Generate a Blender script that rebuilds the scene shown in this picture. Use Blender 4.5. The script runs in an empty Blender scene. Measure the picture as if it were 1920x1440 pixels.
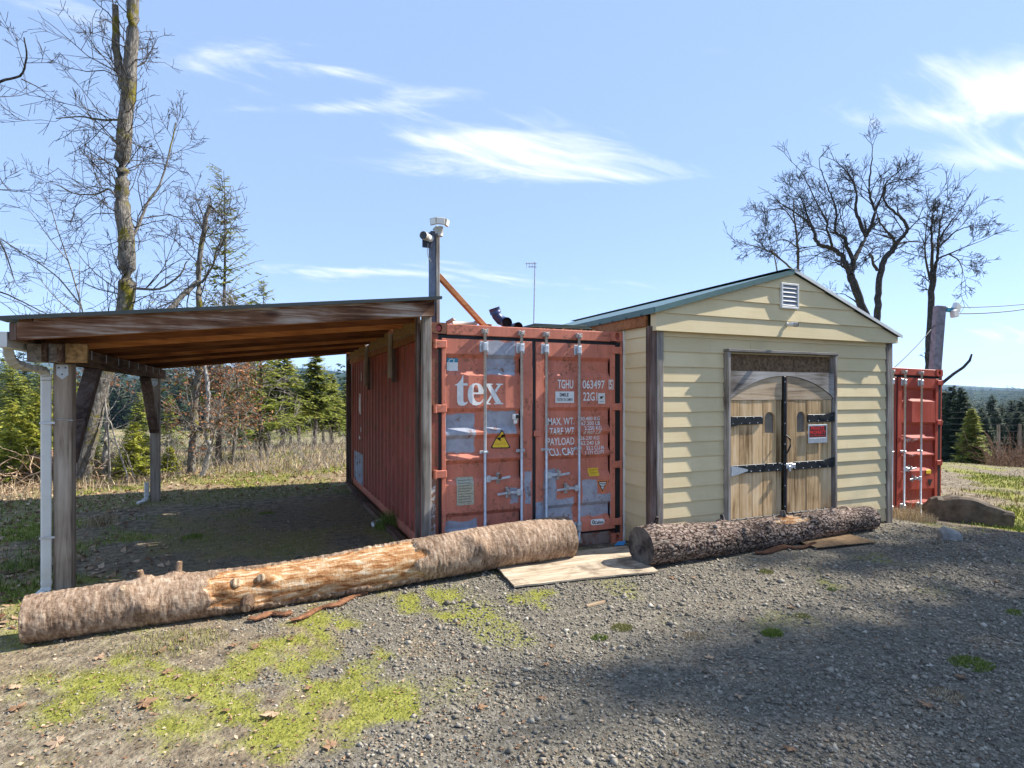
import bpy, bmesh, math, random
import numpy as np
from mathutils import Vector, Matrix
R_ = math.radians
rng = np.random.default_rng(7); random.seed(7)
S = bpy.context.scene
COL = S.collection

# ------------------------------------------------------------------ camera
TH = R_(23.3); FPX = 1085.0; HOR = 741.0
CAM = np.array([-1.68, -6.015, 1.81])
FW = np.array([math.sin(TH), math.cos(TH), 0.0]); RT = np.array([math.cos(TH), -math.sin(TH), 0.0])
cd = bpy.data.cameras.new('camera'); cam = bpy.data.objects.new('camera', cd); COL.objects.link(cam)
cam.location = CAM; cam.rotation_euler = (R_(90), 0, -TH)
cd.sensor_width = 36.0; cd.lens = 36.0*FPX/1920.0; cd.shift_y = (HOR-720.0)/1920.0
cd.clip_start = 0.1; cd.clip_end = 9000.0
S.camera = cam
S.cycles.max_bounces = 6; S.cycles.diffuse_bounces = 3; S.cycles.volume_bounces = 0
S.render.resolution_x = 1024; S.render.resolution_y = 768

# ------------------------------------------------------------------ sky, sun, exposure
SUN_EL = R_(42); SUN_Y = R_(8.5)
sdir = Vector((math.cos(SUN_EL)*math.cos(SUN_Y), -math.cos(SUN_EL)*math.sin(SUN_Y), math.sin(SUN_EL)))
W = bpy.data.worlds.new('World'); S.world = W; W.use_nodes = True
def world_sky():
    nt = W.node_tree; nt.nodes.clear(); L = nt.links
    def n(t): return nt.nodes.new(t)
    def mth(op, a, b=None, clamp=False):
        m = n('ShaderNodeMath'); m.operation = op; m.use_clamp = clamp
        for i, x in enumerate((a, b)):
            if x is None: continue
            if hasattr(x, 'node'): L.new(x, m.inputs[i])
            else: m.inputs[i].default_value = x
        return m.outputs[0]
    out = n('ShaderNodeOutputWorld'); bg = n('ShaderNodeBackground'); L.new(bg.outputs[0], out.inputs[0])
    sky = n('ShaderNodeTexSky'); sky.sky_type = 'NISHITA'; sky.sun_disc = False
    sky.sun_elevation = SUN_EL; sky.sun_rotation = math.atan2(sdir.x, sdir.y)
    sky.altitude = 900; sky.air_density = 0.4; sky.dust_density = 0.0; sky.ozone_density = 2.0
    geo = n('ShaderNodeTexCoord'); sep = n('ShaderNodeSeparateXYZ'); L.new(geo.outputs['Generated'], sep.inputs[0])
    up = mth('ADD', mth('MAXIMUM', sep.outputs[2], 0.0), 0.12)
    pu = mth('DIVIDE', sep.outputs[0], up); pv = mth('DIVIDE', sep.outputs[1], up)
    cmb = n('ShaderNodeCombineXYZ'); L.new(pu, cmb.inputs[0]); L.new(pv, cmb.inputs[1])
    mp = n('ShaderNodeMapping'); L.new(cmb.outputs[0], mp.inputs[0]); mp.inputs['Rotation'].default_value = (0, 0, TH-0.10)
    mp.inputs['Scale'].default_value = (0.42, 1.25, 1); mp.inputs['Location'].default_value = (5.3, 1.75, 0)
    big = n('ShaderNodeTexNoise'); L.new(mp.outputs[0], big.inputs[0]); big.inputs['Scale'].default_value = 1.05
    big.inputs['Detail'].default_value = 9; big.inputs['Roughness'].default_value = .56; big.inputs['Distortion'].default_value = .7
    wsp = n('ShaderNodeTexNoise'); L.new(mp.outputs[0], wsp.inputs[0]); wsp.inputs['Scale'].default_value = 4.5
    wsp.inputs['Detail'].default_value = 8; wsp.inputs['Roughness'].default_value = .65; wsp.inputs['Distortion'].default_value = 1.2
    c = mth('ADD', mth('ADD', mth('MULTIPLY', mth('SUBTRACT', big.outputs[0], .5), 1.5), .5), mth('MULTIPLY', mth('SUBTRACT', wsp.outputs[0], .5), .9))
    # banks of cirrus lying over the valley, placed by their direction in the sky
    rot = n('ShaderNodeMapping'); L.new(cmb.outputs[0], rot.inputs[0]); rot.inputs['Rotation'].default_value = (0, 0, TH)
    rs = n('ShaderNodeSeparateXYZ'); L.new(rot.outputs[0], rs.inputs[0])
    def sk(px, py):
        r = (px-960)/FPX; e = (HOR-py)/FPX; q = math.sqrt(1+r*r+e*e); return (r/q)/(e/q+.12), (1/q)/(e/q+.12)
    tot = None
    for x, y, hx, hy, k in CLOUDS:
        cx, cy = sk(x, y); ax = 1.25*abs(sk(x+hx, y)[0]-cx); ay = abs(sk(x, y+hy)[1]-sk(x, y-hy)[1])/2
        a = mth('DIVIDE', mth('SUBTRACT', rs.outputs[0], cx), ax); b = mth('DIVIDE', mth('SUBTRACT', rs.outputs[1], cy), ay)
        e = mth('MULTIPLY', mth('EXPONENT', mth('MULTIPLY', mth('ADD', mth('MULTIPLY', a, a), mth('MULTIPLY', b, b)), -1.0)), k)
        tot = e if tot is None else mth('ADD', tot, e)
    c = mth('ADD', c, mth('MULTIPLY', mth('MINIMUM', tot, .30), 1.5))
    m = mth('MULTIPLY', mth('SUBTRACT', c, CLOUD_T), 2.6, True)
    m = mth('POWER', m, 1.6)
    low = mth('SUBTRACT', 1.0, mth('MULTIPLY', mth('MAXIMUM', sep.outputs[2], 0.0), 5.0), True)   # pale haze mixed into the sky colour towards the horizon
    m = mth('MAXIMUM', mth('MULTIPLY', m, .85), mth('MULTIPLY', low, .08))
    mx = n('ShaderNodeMix'); mx.data_type = 'RGBA'
    tn = n('ShaderNodeMix'); tn.data_type = 'RGBA'; tn.blend_type = 'MULTIPLY'; tn.inputs[0].default_value = 1.0; L.new(sky.outputs[0], tn.inputs[6]); tn.inputs[7].default_value = (1.15, .98, .80, 1)
    L.new(m, mx.inputs[0]); vl = n('ShaderNodeMix'); vl.name = 'veil'; vl.data_type = 'RGBA'; vl.inputs[0].default_value = VEIL; L.new(tn.outputs[2], vl.inputs[6]); vl.inputs[7].default_value = VEIL_COL   # even veil of pale blue mixed over the sky to flatten its gradient
    L.new(vl.outputs[2], mx.inputs[6]); mx.inputs[7].default_value = (2.3, 2.35, 2.45, 1)
    L.new(mx.outputs[2], bg.inputs[0]); bg.inputs[1].default_value = SKY_STR
VEIL = .72; VEIL_COL = (.74, 1.09, 1.80, 1); SKY_STR = 0.15; CLOUD_T = 0.66
CLOUDS = ((1000, 285, 200, 60, .28), (1250, 322, 260, 30, .30), (880, 262, 110, 16, .16), (640, 203, 95, 14, .14), (440, 206, 80, 9, .10), (830, 175, 80, 15, .14), (590, 140, 80, 20, .12), (405, 112, 70, 28, .13),
          (1830, 300, 220, 42, .30), (1860, 170, 130, 75, .27), (1590, 230, 60, 30, .10), (1500, 140, 110, 28, .10), (1230, 100, 100, 22, .10), (640, 505, 170, 20, .12), (980, 432, 70, 18, .10), (1860, 640, 150, 50, .20), (1330, 95, 90, 18, .12), (1700, 230, 90, 20, .14), (1740, 130, 60, 30, .14), (250, 260, 120, 10, .10), (480, 90, 90, 14, .12))
world_sky()
sl = bpy.data.lights.new('sun', 'SUN'); sl.energy = 2.45; sl.angle = R_(0.55); sl.color = (1.0, .955, .88)
so = bpy.data.objects.new('sun', sl); COL.objects.link(so); so.rotation_euler = sdir.to_track_quat('Z', 'Y').to_euler()
so.location = (20, -5, 30)
vs = S.view_settings; vs.view_transform = 'Standard'; vs.look = 'None'; vs.gamma = 1.0; vs.exposure = 2.05; vs.use_curve_mapping = False

# ------------------------------------------------------------------ geometry helpers
def ray(px, py):
    return FW + RT*((px-960)/FPX) + np.array([0, 0, (HOR-py)/FPX])
def at_v(px, py, v):
    d = ray(px, py); return CAM + d*((v-CAM[1])/d[1])
def at_u(px, py, u):
    d = ray(px, py); return CAM + d*((u-CAM[0])/d[0])
def at_g(px, py, w=0.0):
    d = ray(px, py); return CAM + d*((w-CAM[2])/d[2])
def at_z(px, py, z):
    return CAM + ray(px, py)*z

def _h(ix, iy, iz, seed):
    h = (ix.astype(np.int64)*374761393 + iy.astype(np.int64)*668265263 + iz.astype(np.int64)*2147483647 + seed*1274126177) & 0xffffffff
    h = ((h ^ (h >> 13))*1274126177) & 0xffffffff
    h = h ^ (h >> 16)
    return (h & 0xffff)/32767.5 - 1.0
def vnoise(p, seed=0):
    p = np.asarray(p, float); i = np.floor(p).astype(np.int64); f = p-i; f = f*f*(3-2*f)
    x, y, z = i[..., 0], i[..., 1], i[..., 2]; fx, fy, fz = f[..., 0], f[..., 1], f[..., 2]
    def l(a, b, t): return a+(b-a)*t
    return l(l(l(_h(x,y,z,seed), _h(x+1,y,z,seed), fx), l(_h(x,y+1,z,seed), _h(x+1,y+1,z,seed), fx), fy),
             l(l(_h(x,y,z+1,seed), _h(x+1,y,z+1,seed), fx), l(_h(x,y+1,z+1,seed), _h(x+1,y+1,z+1,seed), fx), fy), fz)
def fbm(p, seed=0, o=4, g=.5):
    p = np.asarray(p, float); s = 0; a = 1; t = 0
    for k in range(o):
        s = s+a*vnoise(p*(2.03**k), seed+k*17); t += a; a *= g
    return s/t
def sstep(a, b, x):
    t = np.clip((x-a)/(b-a), 0, 1); return t*t*(3-2*t)

def mesh_np(name, V, faces, smooth=False):
    """faces: list of int arrays (n,3) or (n,4)"""
    me = bpy.data.meshes.new(name); V = np.asarray(V, np.float32)
    me.vertices.add(len(V)); me.vertices.foreach_set('co', V.ravel())
    faces = [np.asarray(f, np.int32) for f in faces if len(f)]
    idx = np.concatenate([f.ravel() for f in faces]); cnt = np.concatenate([np.full(len(f), f.shape[1], np.int32) for f in faces])
    st = np.concatenate([[0], np.cumsum(cnt)[:-1]]).astype(np.int32)
    me.loops.add(len(idx)); me.loops.foreach_set('vertex_index', idx)
    me.polygons.add(len(cnt)); me.polygons.foreach_set('loop_start', st); me.polygons.foreach_set('loop_total', cnt)
    if smooth: me.polygons.foreach_set('use_smooth', np.ones(len(cnt), bool))
    me.update(calc_edges=True)
    return me

class MB:
    """collects shapes into one mesh (world coordinates)"""
    def __init__(s): s.v = []; s.f = []; s.n = 0
    def add(s, V, F):
        s.v.append(np.asarray(V, float)); s.f += [tuple(int(i)+s.n for i in f) for f in F]; s.n += len(V); return s
    def box(s, x0, x1, y0, y1, z0, z1, b=0.004, M=None):
        x0, x1 = min(x0, x1), max(x0, x1); y0, y1 = min(y0, y1), max(y0, y1); z0, z1 = min(z0, z1), max(z0, z1)
        b = min(b, .35*(x1-x0), .35*(y1-y0), .35*(z1-z0)); c = np.array([(x0+x1)/2, (y0+y1)/2, (z0+z1)/2]); h = np.array([(x1-x0)/2, (y1-y0)/2, (z1-z0)/2])
        V = []; ix = {}
        for sx in (-1, 1):
            for sy in (-1, 1):
                for sz in (-1, 1):
                    for a in range(3):
                        q = np.array([sx, sy, sz], float)*h; o = np.array([sx, sy, sz])*b
                        for k in range(3):
                            if k != a: q[k] -= o[k]
                        ix[(sx, sy, sz, a)] = len(V); V.append(q)
        F = []
        for a in range(3):
            o1, o2 = [(1, 2), (2, 0), (0, 1)][a]
            for sg in (-1, 1):
                f = []
                for p, q in ((-1, -1), (1, -1), (1, 1), (-1, 1)):
                    t = [0, 0, 0]; t[a] = sg; t[o1] = p; t[o2] = q; f.append(ix[(t[0], t[1], t[2], a)])
                F.append(f if sg > 0 else f[::-1])
        for a in range(3):           # edges along axis a
            o1, o2 = [(1, 2), (2, 0), (0, 1)][a]
            for p in (-1, 1):
                for q in (-1, 1):
                    t0 = [0, 0, 0]; t0[a] = -1; t0[o1] = p; t0[o2] = q; t1 = list(t0); t1[a] = 1
                    f = [ix[(*t0, o1)], ix[(*t1, o1)], ix[(*t1, o2)], ix[(*t0, o2)]]
                    F.append(f if p*q < 0 else f[::-1])
        for sx in (-1, 1):
            for sy in (-1, 1):
                for sz in (-1, 1):
                    f = [ix[(sx, sy, sz, k)] for k in range(3)]
                    F.append(f if sx*sy*sz > 0 else f[::-1])
        V = np.array(V)
        if M is not None: V = V @ np.array(M).T
        return s.add(V+c, F)
    def bar(s, a, b, w, t, up=(0, 0, 1), bev=.004):
        """rectangular bar from a to b: width w across, t along 'up'"""
        a = np.array(a, float); b = np.array(b, float); L = np.linalg.norm(b-a); x = (b-a)/L
        up = np.array(up, float); y = np.cross(up, x); y /= np.linalg.norm(y); z = np.cross(x, y)
        t0 = MB(); t0.box(-L/2, L/2, -w/2, w/2, -t/2, t/2, bev); V = t0.v[0] @ np.array([x, y, z]) + (a+b)/2
        return s.add(V, t0.f)
    def tube(s, P, r, n=8, caps=True, phase=0.0):
        V, F = tube_np(P, r, n, phase); Q = [tuple(f) for f in F]; m = len(P)
        if caps:
            Q.append(tuple(range(n))[::-1]); Q.append(tuple(range((m-1)*n, m*n)))
        return s.add(V, Q)
    def prism(s, poly, frame, depth):
        """poly: list of (a,b); frame=(origin, ea, eb, en): extrude along en by depth (CCW seen against en)"""
        o, ea, eb, en = [np.array(q, float) for q in frame]; n = len(poly)
        fr = [o+ea*p[0]+eb*p[1] for p in poly]; bk = [q+en*depth for q in fr]
        F = [tuple(range(n))[::-1], tuple(range(n, 2*n))]+[(i, (i+1) % n, (i+1) % n+n, i+n) for i in range(n)]
        return s.add(fr+bk, F)
    def build(s, name, mat, parent=None, smooth=False, off=None):
        V = np.concatenate(s.v); base = np.array(parent_base(parent) if off is None else off)
        me = bpy.data.meshes.new(name); me.from_pydata((V-base).tolist(), [], s.f); me.update()
        if smooth: me.polygons.foreach_set('use_smooth', np.ones(len(me.polygons), bool))
        return link(name, me, mat, parent, base if parent is None else None)
def tube_np(P, r, n, phase=0.0):
    P = np.asarray(P, float); m = len(P); r = np.broadcast_to(np.asarray(r, float), (m,))
    T = np.gradient(P, axis=0); T /= np.linalg.norm(T, axis=1)[:, None]+1e-12
    ref = np.array([0, 0, 1.]) if abs(T[0, 2]) < .9 else np.array([1., 0, 0])
    A = np.cross(T, ref); A /= np.linalg.norm(A, axis=1)[:, None]+1e-12; B = np.cross(T, A)
    a = np.arange(n)*2*math.pi/n+phase
    V = P[:, None, :]+r[:, None, None]*(np.cos(a)[None, :, None]*A[:, None, :]+np.sin(a)[None, :, None]*B[:, None, :])
    i = np.arange(m-1)[:, None]*n; j = np.arange(n)[None, :]; k = (j+1) % n
    F = np.stack([i+j, i+n+j, i+n+k, i+k], -1).reshape(-1, 4)
    return V.reshape(-1, 3), F
BASE = {}
def parent_base(p):
    while p is not None:
        if p.name in BASE: return BASE[p.name]
        p = p.parent
    return (0, 0, 0)
def link(name, me, mat, parent=None, loc=None):
    o = bpy.data.objects.new(name, me); COL.objects.link(o)
    if mat is not None: me.materials.append(mat)
    if parent is not None: o.parent = parent
    if loc is not None: o.location = loc; BASE[o.name] = tuple(loc)
    return o
def tag(o, label=None, cat=None, group=None, kind=None):
    if label: o['label'] = label
    if cat: o['category'] = cat
    if group: o['group'] = group
    if kind: o['kind'] = kind
    return o
def thing(name, label, cat, base=(0, 0, 0), group=None):
    o = bpy.data.objects.new(name, None); COL.objects.link(o); o.location = base; o.empty_display_size = .1
    BASE[o.name] = tuple(base); return tag(o, label, cat, group)
def copy_tree(o, parent=None):
    c = o.copy(); COL.objects.link(c); c.parent = parent
    for ch in list(o.children): copy_tree(ch, c)
    return c

# ------------------------------------------------------------------ materials
class NT:
    def __init__(s, name, rough=.8, spec=.3, metal=0.0):
        s.m = bpy.data.materials.new(name); s.m.use_nodes = True; s.t = s.m.node_tree; s.b = s.t.nodes['Principled BSDF']
        s.b.inputs['Roughness'].default_value = rough; s.b.inputs['Specular IOR Level'].default_value = spec; s.b.inputs['Metallic'].default_value = metal
        s.tc = s.t.nodes.new('ShaderNodeTexCoord'); s.oi = None
    def n(s, t, ins={}, **pr):
        x = s.t.nodes.new(t)
        for k, v in pr.items(): setattr(x, k, v)
        for k, v in ins.items(): s.set(x.inputs[k], v)
        return x
    def set(s, sock, v):
        if hasattr(v, 'node'): s.t.links.new(v, sock)
        else: sock.default_value = v
    def obj(s, scale=(1, 1, 1), rnd=0.0):
        mp = s.n('ShaderNodeMapping', {'Vector': s.tc.outputs['Object'], 'Scale': scale})
        if rnd: s.set(mp.inputs['Location'], s.n('ShaderNodeVectorMath', {0: (rnd, rnd*1.7, rnd*.6), 3: s.rand()}, operation='SCALE').outputs[0])
        return mp.outputs[0]
    def rand(s):
        if s.oi is None: s.oi = s.n('ShaderNodeObjectInfo')
        return s.oi.outputs['Random']
    def noise(s, vec, scale=5, detail=4, rough=.55, dist=0.0):
        return s.n('ShaderNodeTexNoise', {'Vector': vec, 'Scale': scale, 'Detail': detail, 'Roughness': rough, 'Distortion': dist}).outputs[0]
    def vor(s, vec, scale=5, out='Color', feature='F1'):
        return s.n('ShaderNodeTexVoronoi', {'Vector': vec, 'Scale': scale}, feature=feature).outputs[out]
    def math(s, op, a, b=0.0, clamp=False):
        return s.n('ShaderNodeMath', {0: a, 1: b}, operation=op, use_clamp=clamp).outputs[0]
    def ramp(s, fac, stops, interp='LINEAR'):
        r = s.n('ShaderNodeValToRGB', {'Fac': fac}); e = r.color_ramp.elements; r.color_ramp.interpolation = interp
        while len(e) < len(stops): e.new(.5)
        for el, (p, c) in zip(e, stops):
            el.position = p; el.color = (*c, 1) if len(c) == 3 else c
        return r.outputs[0]
    def step(s, fac, a, b):
        return s.n('ShaderNodeMapRange', {'Value': fac, 'From Min': a, 'From Max': b}).outputs[0]
    def mix(s, fac, a, b, mode='MIX'):
        x = s.n('ShaderNodeMix', data_type='RGBA', blend_type=mode); x.clamp_factor = True
        s.set(x.inputs[0], fac)
        for i, v in ((6, a), (7, b)): s.set(x.inputs[i], (*v, 1) if isinstance(v, tuple) and len(v) == 3 else v)
        return x.outputs[2]
    def attr(s, name): return s.n('ShaderNodeAttribute', attribute_name=name)
    def bump(s, h, st=.5, d=.01):
        s.set(s.b.inputs['Normal'], s.n('ShaderNodeBump', {'Height': h, 'Strength': st, 'Distance': d}).outputs[0])
    def col(s, c): s.set(s.b.inputs['Base Color'], (*c, 1) if isinstance(c, tuple) and len(c) == 3 else c); return s.m
    def rough(s, v): s.set(s.b.inputs['Roughness'], v)
    def boxmask(s, u0, u1, w0, w1, warp=None, ax=(0, 2), soft=.006):
        sp = s.n('ShaderNodeSeparateXYZ', {0: warp if warp is not None else s.tc.outputs['Object']})
        f = None
        for c, lo, hi in ((sp.outputs[ax[0]], u0, u1), (sp.outputs[ax[1]], w0, w1)):
            for v in (s.step(c, lo-soft, lo+soft), s.step(c, hi+soft, hi-soft)):
                f = v if f is None else s.math('MULTIPLY', f, v)
        return f
def vary(t, col, amt=.25):
    """brightness varies from object to object"""
    return t.mix(1.0, col, t.ramp(t.rand(), [(0, (1-amt,)*3), (1, (1+amt*.6,)*3)]), 'MULTIPLY')
def plain(name, c, rough=.6, spec=.3, metal=0.0, var=.12, ns=14.0, bump=0.0):
    t = NT(name, rough, spec, metal); f = t.noise(t.obj(), ns, 5, .6)
    c0 = tuple(x*(1-var) for x in c); c1 = tuple(min(1, x*(1+var)) for x in c)
    if bump: t.bump(f, bump, .004)
    return t.col(t.ramp(f, [(.3, c0), (.7, c1)]))
def wood(name, dark, mid, light, axis=0, g=1.0, rough=.85, var=.22, knots=False, bump=.35):
    t = NT(name, rough, .2); sc = [9*g, 9*g, 9*g]; sc[axis] = .55*g
    v = t.obj(tuple(sc), 31.0); a = t.noise(v, 2.2, 7, .62, .9)
    v2 = t.obj(tuple(q*4.5 for q in sc), 17.0); fine = t.noise(v2, 2.0, 4, .6)
    big = t.noise(t.obj((1.2, 1.2, 1.2), 9.0), 1.7, 3, .5)
    f = t.math('ADD', t.math('MULTIPLY', a, .72), t.math('ADD', t.math('MULTIPLY', fine, .22), t.math('MULTIPLY', t.math('SUBTRACT', big, .5), .5)))
    c = t.ramp(f, [(.30, dark), (.47, mid), (.66, light)])
    if knots:
        ks = [2.2, 2.2, 2.2]; ks[axis] = .9
        k = t.vor(t.obj(tuple(ks), 5.0), 1.3, 'Distance'); c = t.mix(t.math('MULTIPLY', t.step(k, .13, .06), .8), c, dark)
    t.bump(t.math('ADD', a, t.math('MULTIPLY', fine, .5)), bump, .006)
    return t.col(vary(t, c, var))
def paint(name, base, patches=(), rust=.35, ax=(0, 2), grey=(.36, .37, .42), fade=.3):
    t = NT(name, .55, .35)
    v = t.obj(); big = t.noise(v, 1.6, 5, .6, .4); fine = t.noise(v, 23, 5, .65); st = t.noise(t.obj((6, 6, .7)), 2.5, 5, .6, .3)
    dk = tuple(x*.72 for x in base); lt = tuple(min(1, x*(1+fade)+.02) for x in base)
    c = t.ramp(t.math('ADD', t.math('MULTIPLY', big, .6), t.math('MULTIPLY', st, .4)), [(.32, dk), (.5, base), (.7, lt)])
    if patches:
        w = t.n('ShaderNodeVectorMath', {0: t.tc.outputs['Object'], 1: t.n('ShaderNodeVectorMath', {0: t.n('ShaderNodeTexNoise', {'Vector': v, 'Scale': 7.0, 'Detail': 3.0}).outputs['Color'], 1: (.5, .5, .5)}, operation='SUBTRACT').outputs[0]}, operation='ADD').outputs[0]
        wn = t.n('ShaderNodeMix', {0: .07}, data_type='VECTOR'); t.set(wn.inputs[4], t.tc.outputs['Object']); t.set(wn.inputs[5], w)
        m = None
        for p in patches:
            b = t.boxmask(*p, warp=wn.outputs[1], ax=ax); m = b if m is None else t.math('MAXIMUM', m, b)
        g = t.ramp(t.noise(v, 9, 6, .65), [(.3, tuple(x*.72 for x in grey)), (.55, grey), (.75, tuple(min(1, x*1.25) for x in grey))])
        worn = t.math('MULTIPLY', m, t.step(t.noise(v, 30, 4, .7), .30, .36))
        c = t.mix(worn, c, g)
    if rust:
        r = t.math('MULTIPLY', t.step(t.math('ADD', t.math('MULTIPLY', fine, .5), t.math('MULTIPLY', t.noise(v, 5, 6, .7), .6)), .66-.09*rust, .74-.09*rust), .9)
        c = t.mix(r, c, t.ramp(fine, [(.35, (.09, .035, .02)), (.65, (.24, .10, .05))]))
    t.bump(fine, .12, .004); t.rough(t.ramp(big, [(.3, (.45,)*3), (.7, (.7,)*3)]))
    return t.col(c)
def grass_mat(name, a, b, c):
    t = NT(name, .75, .2); f = t.attr('tint').outputs['Fac']; n = t.noise(t.obj(), 1.3, 3)
    t.b.inputs['Subsurface Weight'].default_value = 0.0
    return t.col(t.ramp(t.math('ADD', t.math('MULTIPLY', f, .8), t.math('MULTIPLY', n, .25)), [(.1, a), (.5, b), (.95, c)]))
def leafy(name, a, b, c, transl=.25):
    t = NT(name, .65, .25); f = t.attr('tint').outputs['Fac']; col = t.ramp(f, [(0, a), (.5, b), (1, c)])
    tr = t.n('ShaderNodeBsdfTranslucent', {'Color': col}); mx = t.n('ShaderNodeMixShader', {0: transl, 1: t.b.outputs[0], 2: tr.outputs[0]})
    t.set(t.t.nodes['Material Output'].inputs[0], mx.outputs[0]); return t.col(col)
def set_tint(me, vals):
    a = me.attributes.new('tint', 'FLOAT', 'POINT'); a.data.foreach_set('value', np.asarray(vals, np.float32))

M = {}
RED = (.56, .180, .112)
M['wood_gx'] = wood('weathered_grey_wood_x', (.10, .075, .055), (.27, .24, .21), (.42, .39, .36), 0)
M['wood_gy'] = wood('weathered_grey_wood_y', (.09, .07, .055), (.24, .21, .18), (.38, .35, .32), 1)
M['wood_gz'] = wood('weathered_grey_wood_z', (.11, .085, .065), (.27, .235, .20), (.43, .40, .365), 2)
M['fascia'] = wood('weathered_fascia_board', (.05, .018, .010), (.20, .10, .056), (.50, .43, .36), 0, 1.15, knots=True, bump=.6)
M['rafter_shade'] = wood('shade_toned_lumber', (.09, .028, .012), (.22, .08, .03), (.34, .14, .055), 0, 1, var=.4)  # darker tone on some rafters, standing in for the shade between them
M['rafter'] = wood('rafter_lumber', (.20, .06, .018), (.46, .175, .058), (.60, .27, .10), 0, 1, var=.6)
M['beam'] = wood('dark_stained_beam', (.04, .022, .014), (.13, .075, .05), (.27, .19, .14), 1)
M['brown_z'] = wood('dark_brown_post', (.05, .03, .024), (.14, .09, .07), (.25, .19, .16), 2)
M['post'] = wood('post_lumber', (.15, .11, .08), (.33, .265, .205), (.47, .40, .33), 2, .9)
M['osb'] = plain('strand_board', (.33, .20, .09), .9, .15, 0, .55, 28, .3)
M['sheath'] = wood('roof_sheathing', (.07, .03, .015), (.17, .075, .032), (.26, .13, .06), 1)
M['orange_board'] = wood('orange_stained_board', (.20, .075, .03), (.36, .15, .06), (.44, .21, .10), 0, 1.0)
M['plank'] = wood('door_plank', (.22, .125, .055), (.58, .385, .195), (.74, .55, .34), 2, .8, var=.30, knots=True, bump=.4)
M['plank_x'] = wood('door_arch_plank', (.18, .12, .075), (.48, .35, .22), (.62, .49, .35), 0, .8, var=.2, knots=True)
M['green_metal'] = plain('green_metal_roof', (.10, .17, .155), .4, .5, .3, .15, 6)
M['dark_green'] = plain('dark_green_metal', (.018, .035, .025), .45, .5, .2, .3, 5)
M['black_metal'] = plain('black_iron', (.022, .024, .026), .45, .5, .4, .35, 12, .1)
M['galv'] = plain('galvanised_steel', (.50, .53, .56), .42, .5, .55, .18, 26, .1)
M['hole_shade'] = plain('hole_shade', (.012, .011, .01), .9)  # near-black fill standing in for shade inside pipe mouths and vent
M['rubber'] = plain('door_gasket', (.012, .013, .015), .55, .4, 0, .3)
M['white_plastic'] = plain('white_plastic', (.70, .70, .67), .45, .4, 0, .08, 9)
M['white_paint'] = plain('white_lettering', (.78, .78, .75), .6, .3, 0, .1, 20)
M['gutter'] = plain('white_painted_metal', (.66, .66, .63), .4, .45, 0, .08, 5)
M['tan_plastic'] = plain('beige_plastic', (.42, .40, .345), .5, .4, 0, .1, 9)
M['lens'] = plain('camera_lens', (.01, .01, .012), .12, .6)
M['glass_lamp'] = plain('lamp_glass', (.75, .77, .78), .15, .6, 0, .05)
M['blue_pipe'] = plain('blue_duct', (.035, .055, .13), .38, .5, .3, .25, 8)
M['black_pipe'] = plain('black_duct', (.02, .02, .024), .45, .4)
M['yellow'] = plain('yellow_label', (.80, .50, .03), .5, .4, 0, .1, 30)
M['orange_l'] = plain('orange_label', (.75, .22, .06), .5, .4, 0, .1, 30)
M['teal'] = plain('teal_label', (.03, .25, .36), .5, .4, 0, .1, 30)
M['red_l'] = plain('red_sign_ink', (.75, .03, .03), .5, .4, 0, .05, 30)
M['black_l'] = plain('black_sign_ink', (.015, .015, .015), .5, .4, 0, .1, 30)
M['plate'] = plain('data_plate', (.42, .40, .30), .5, .4, .3, .3, 60)
M['blue_cloth'] = plain('blue_tarp', (.03, .06, .42), .6, .3, 0, .4, 12)
M['wire'] = plain('black_wire', (.03, .03, .035), .6)
M['rock'] = plain('boulder_basalt', (.105, .082, .060), .9, .2, 0, .45, 9, .8)
M['rock2'] = plain('pale_rock', (.26, .25, .235), .9, .2, 0, .35, 14, .8)
M['siding'] = None
def siding():
    t = NT('cream_painted_siding', .7, .25); g = t.noise(t.obj((1.6, 30, 55), 13.), 1.5, 5, .6, .8); b = t.noise(t.obj((1, 1, 1), 3.), 1.4, 4)
    c = t.ramp(t.math('ADD', t.math('MULTIPLY', g, .35), t.math('MULTIPLY', b, .65)), [(.3, (.65, .51, .28)), (.52, (.74, .60, .35)), (.75, (.79, .655, .41))])
    sc = t.step(t.noise(t.obj((40, 40, 2.2), 7.), 1.3, 3, .5), .735, .77); c = t.mix(t.math('MULTIPLY', sc, .5), c, (.62, .60, .52))
    sp = t.n('ShaderNodeSeparateXYZ', {0: t.tc.outputs['Object']}).outputs[2]; mud = t.math('MULTIPLY', t.step(t.math('ADD', sp, t.math('MULTIPLY', t.noise(t.obj(), 6, 6, .7), -.9)), -.12, -.42), .55); c = t.mix(mud, c, (.30, .21, .12))
    st = t.step(t.noise(t.obj((9, 9, .6), 5.), 1.6, 5, .65), .60, .80); c = t.mix(t.math('MULTIPLY', st, .22), c, (.33, .29, .19))
    t.bump(g, .25, .003); return t.col(vary(t, c, .10))
M['siding'] = siding()
def bark(name, dark, mid, light, moss=0.0, sc=1.0, mosscol=(.15, .13, .02)):
    t = NT(name, .95, .1); v = t.obj((10*sc, 10*sc, 3*sc), 3.); a = t.noise(v, 2.0, 6, .65, .5); p = t.noise(t.obj((1, 1, 1)), 1.6*sc, 5, .65)
    c = t.ramp(a, [(.32, dark), (.5, mid), (.68, light)])
    if moss: c = t.mix(t.step(t.math('ADD', p, t.math('MULTIPLY', a, .25)), .78-.3*moss, .86-.3*moss), c, t.mix(a, tuple(x*.5 for x in mosscol), tuple(x*1.5 for x in mosscol)))
    t.bump(a, .8, .03); return t.col(c)
M['bark_moss'] = bark('mossy_bark', (.05, .045, .04), (.15, .135, .115), (.33, .31, .28), .42, 1.4)
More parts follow.
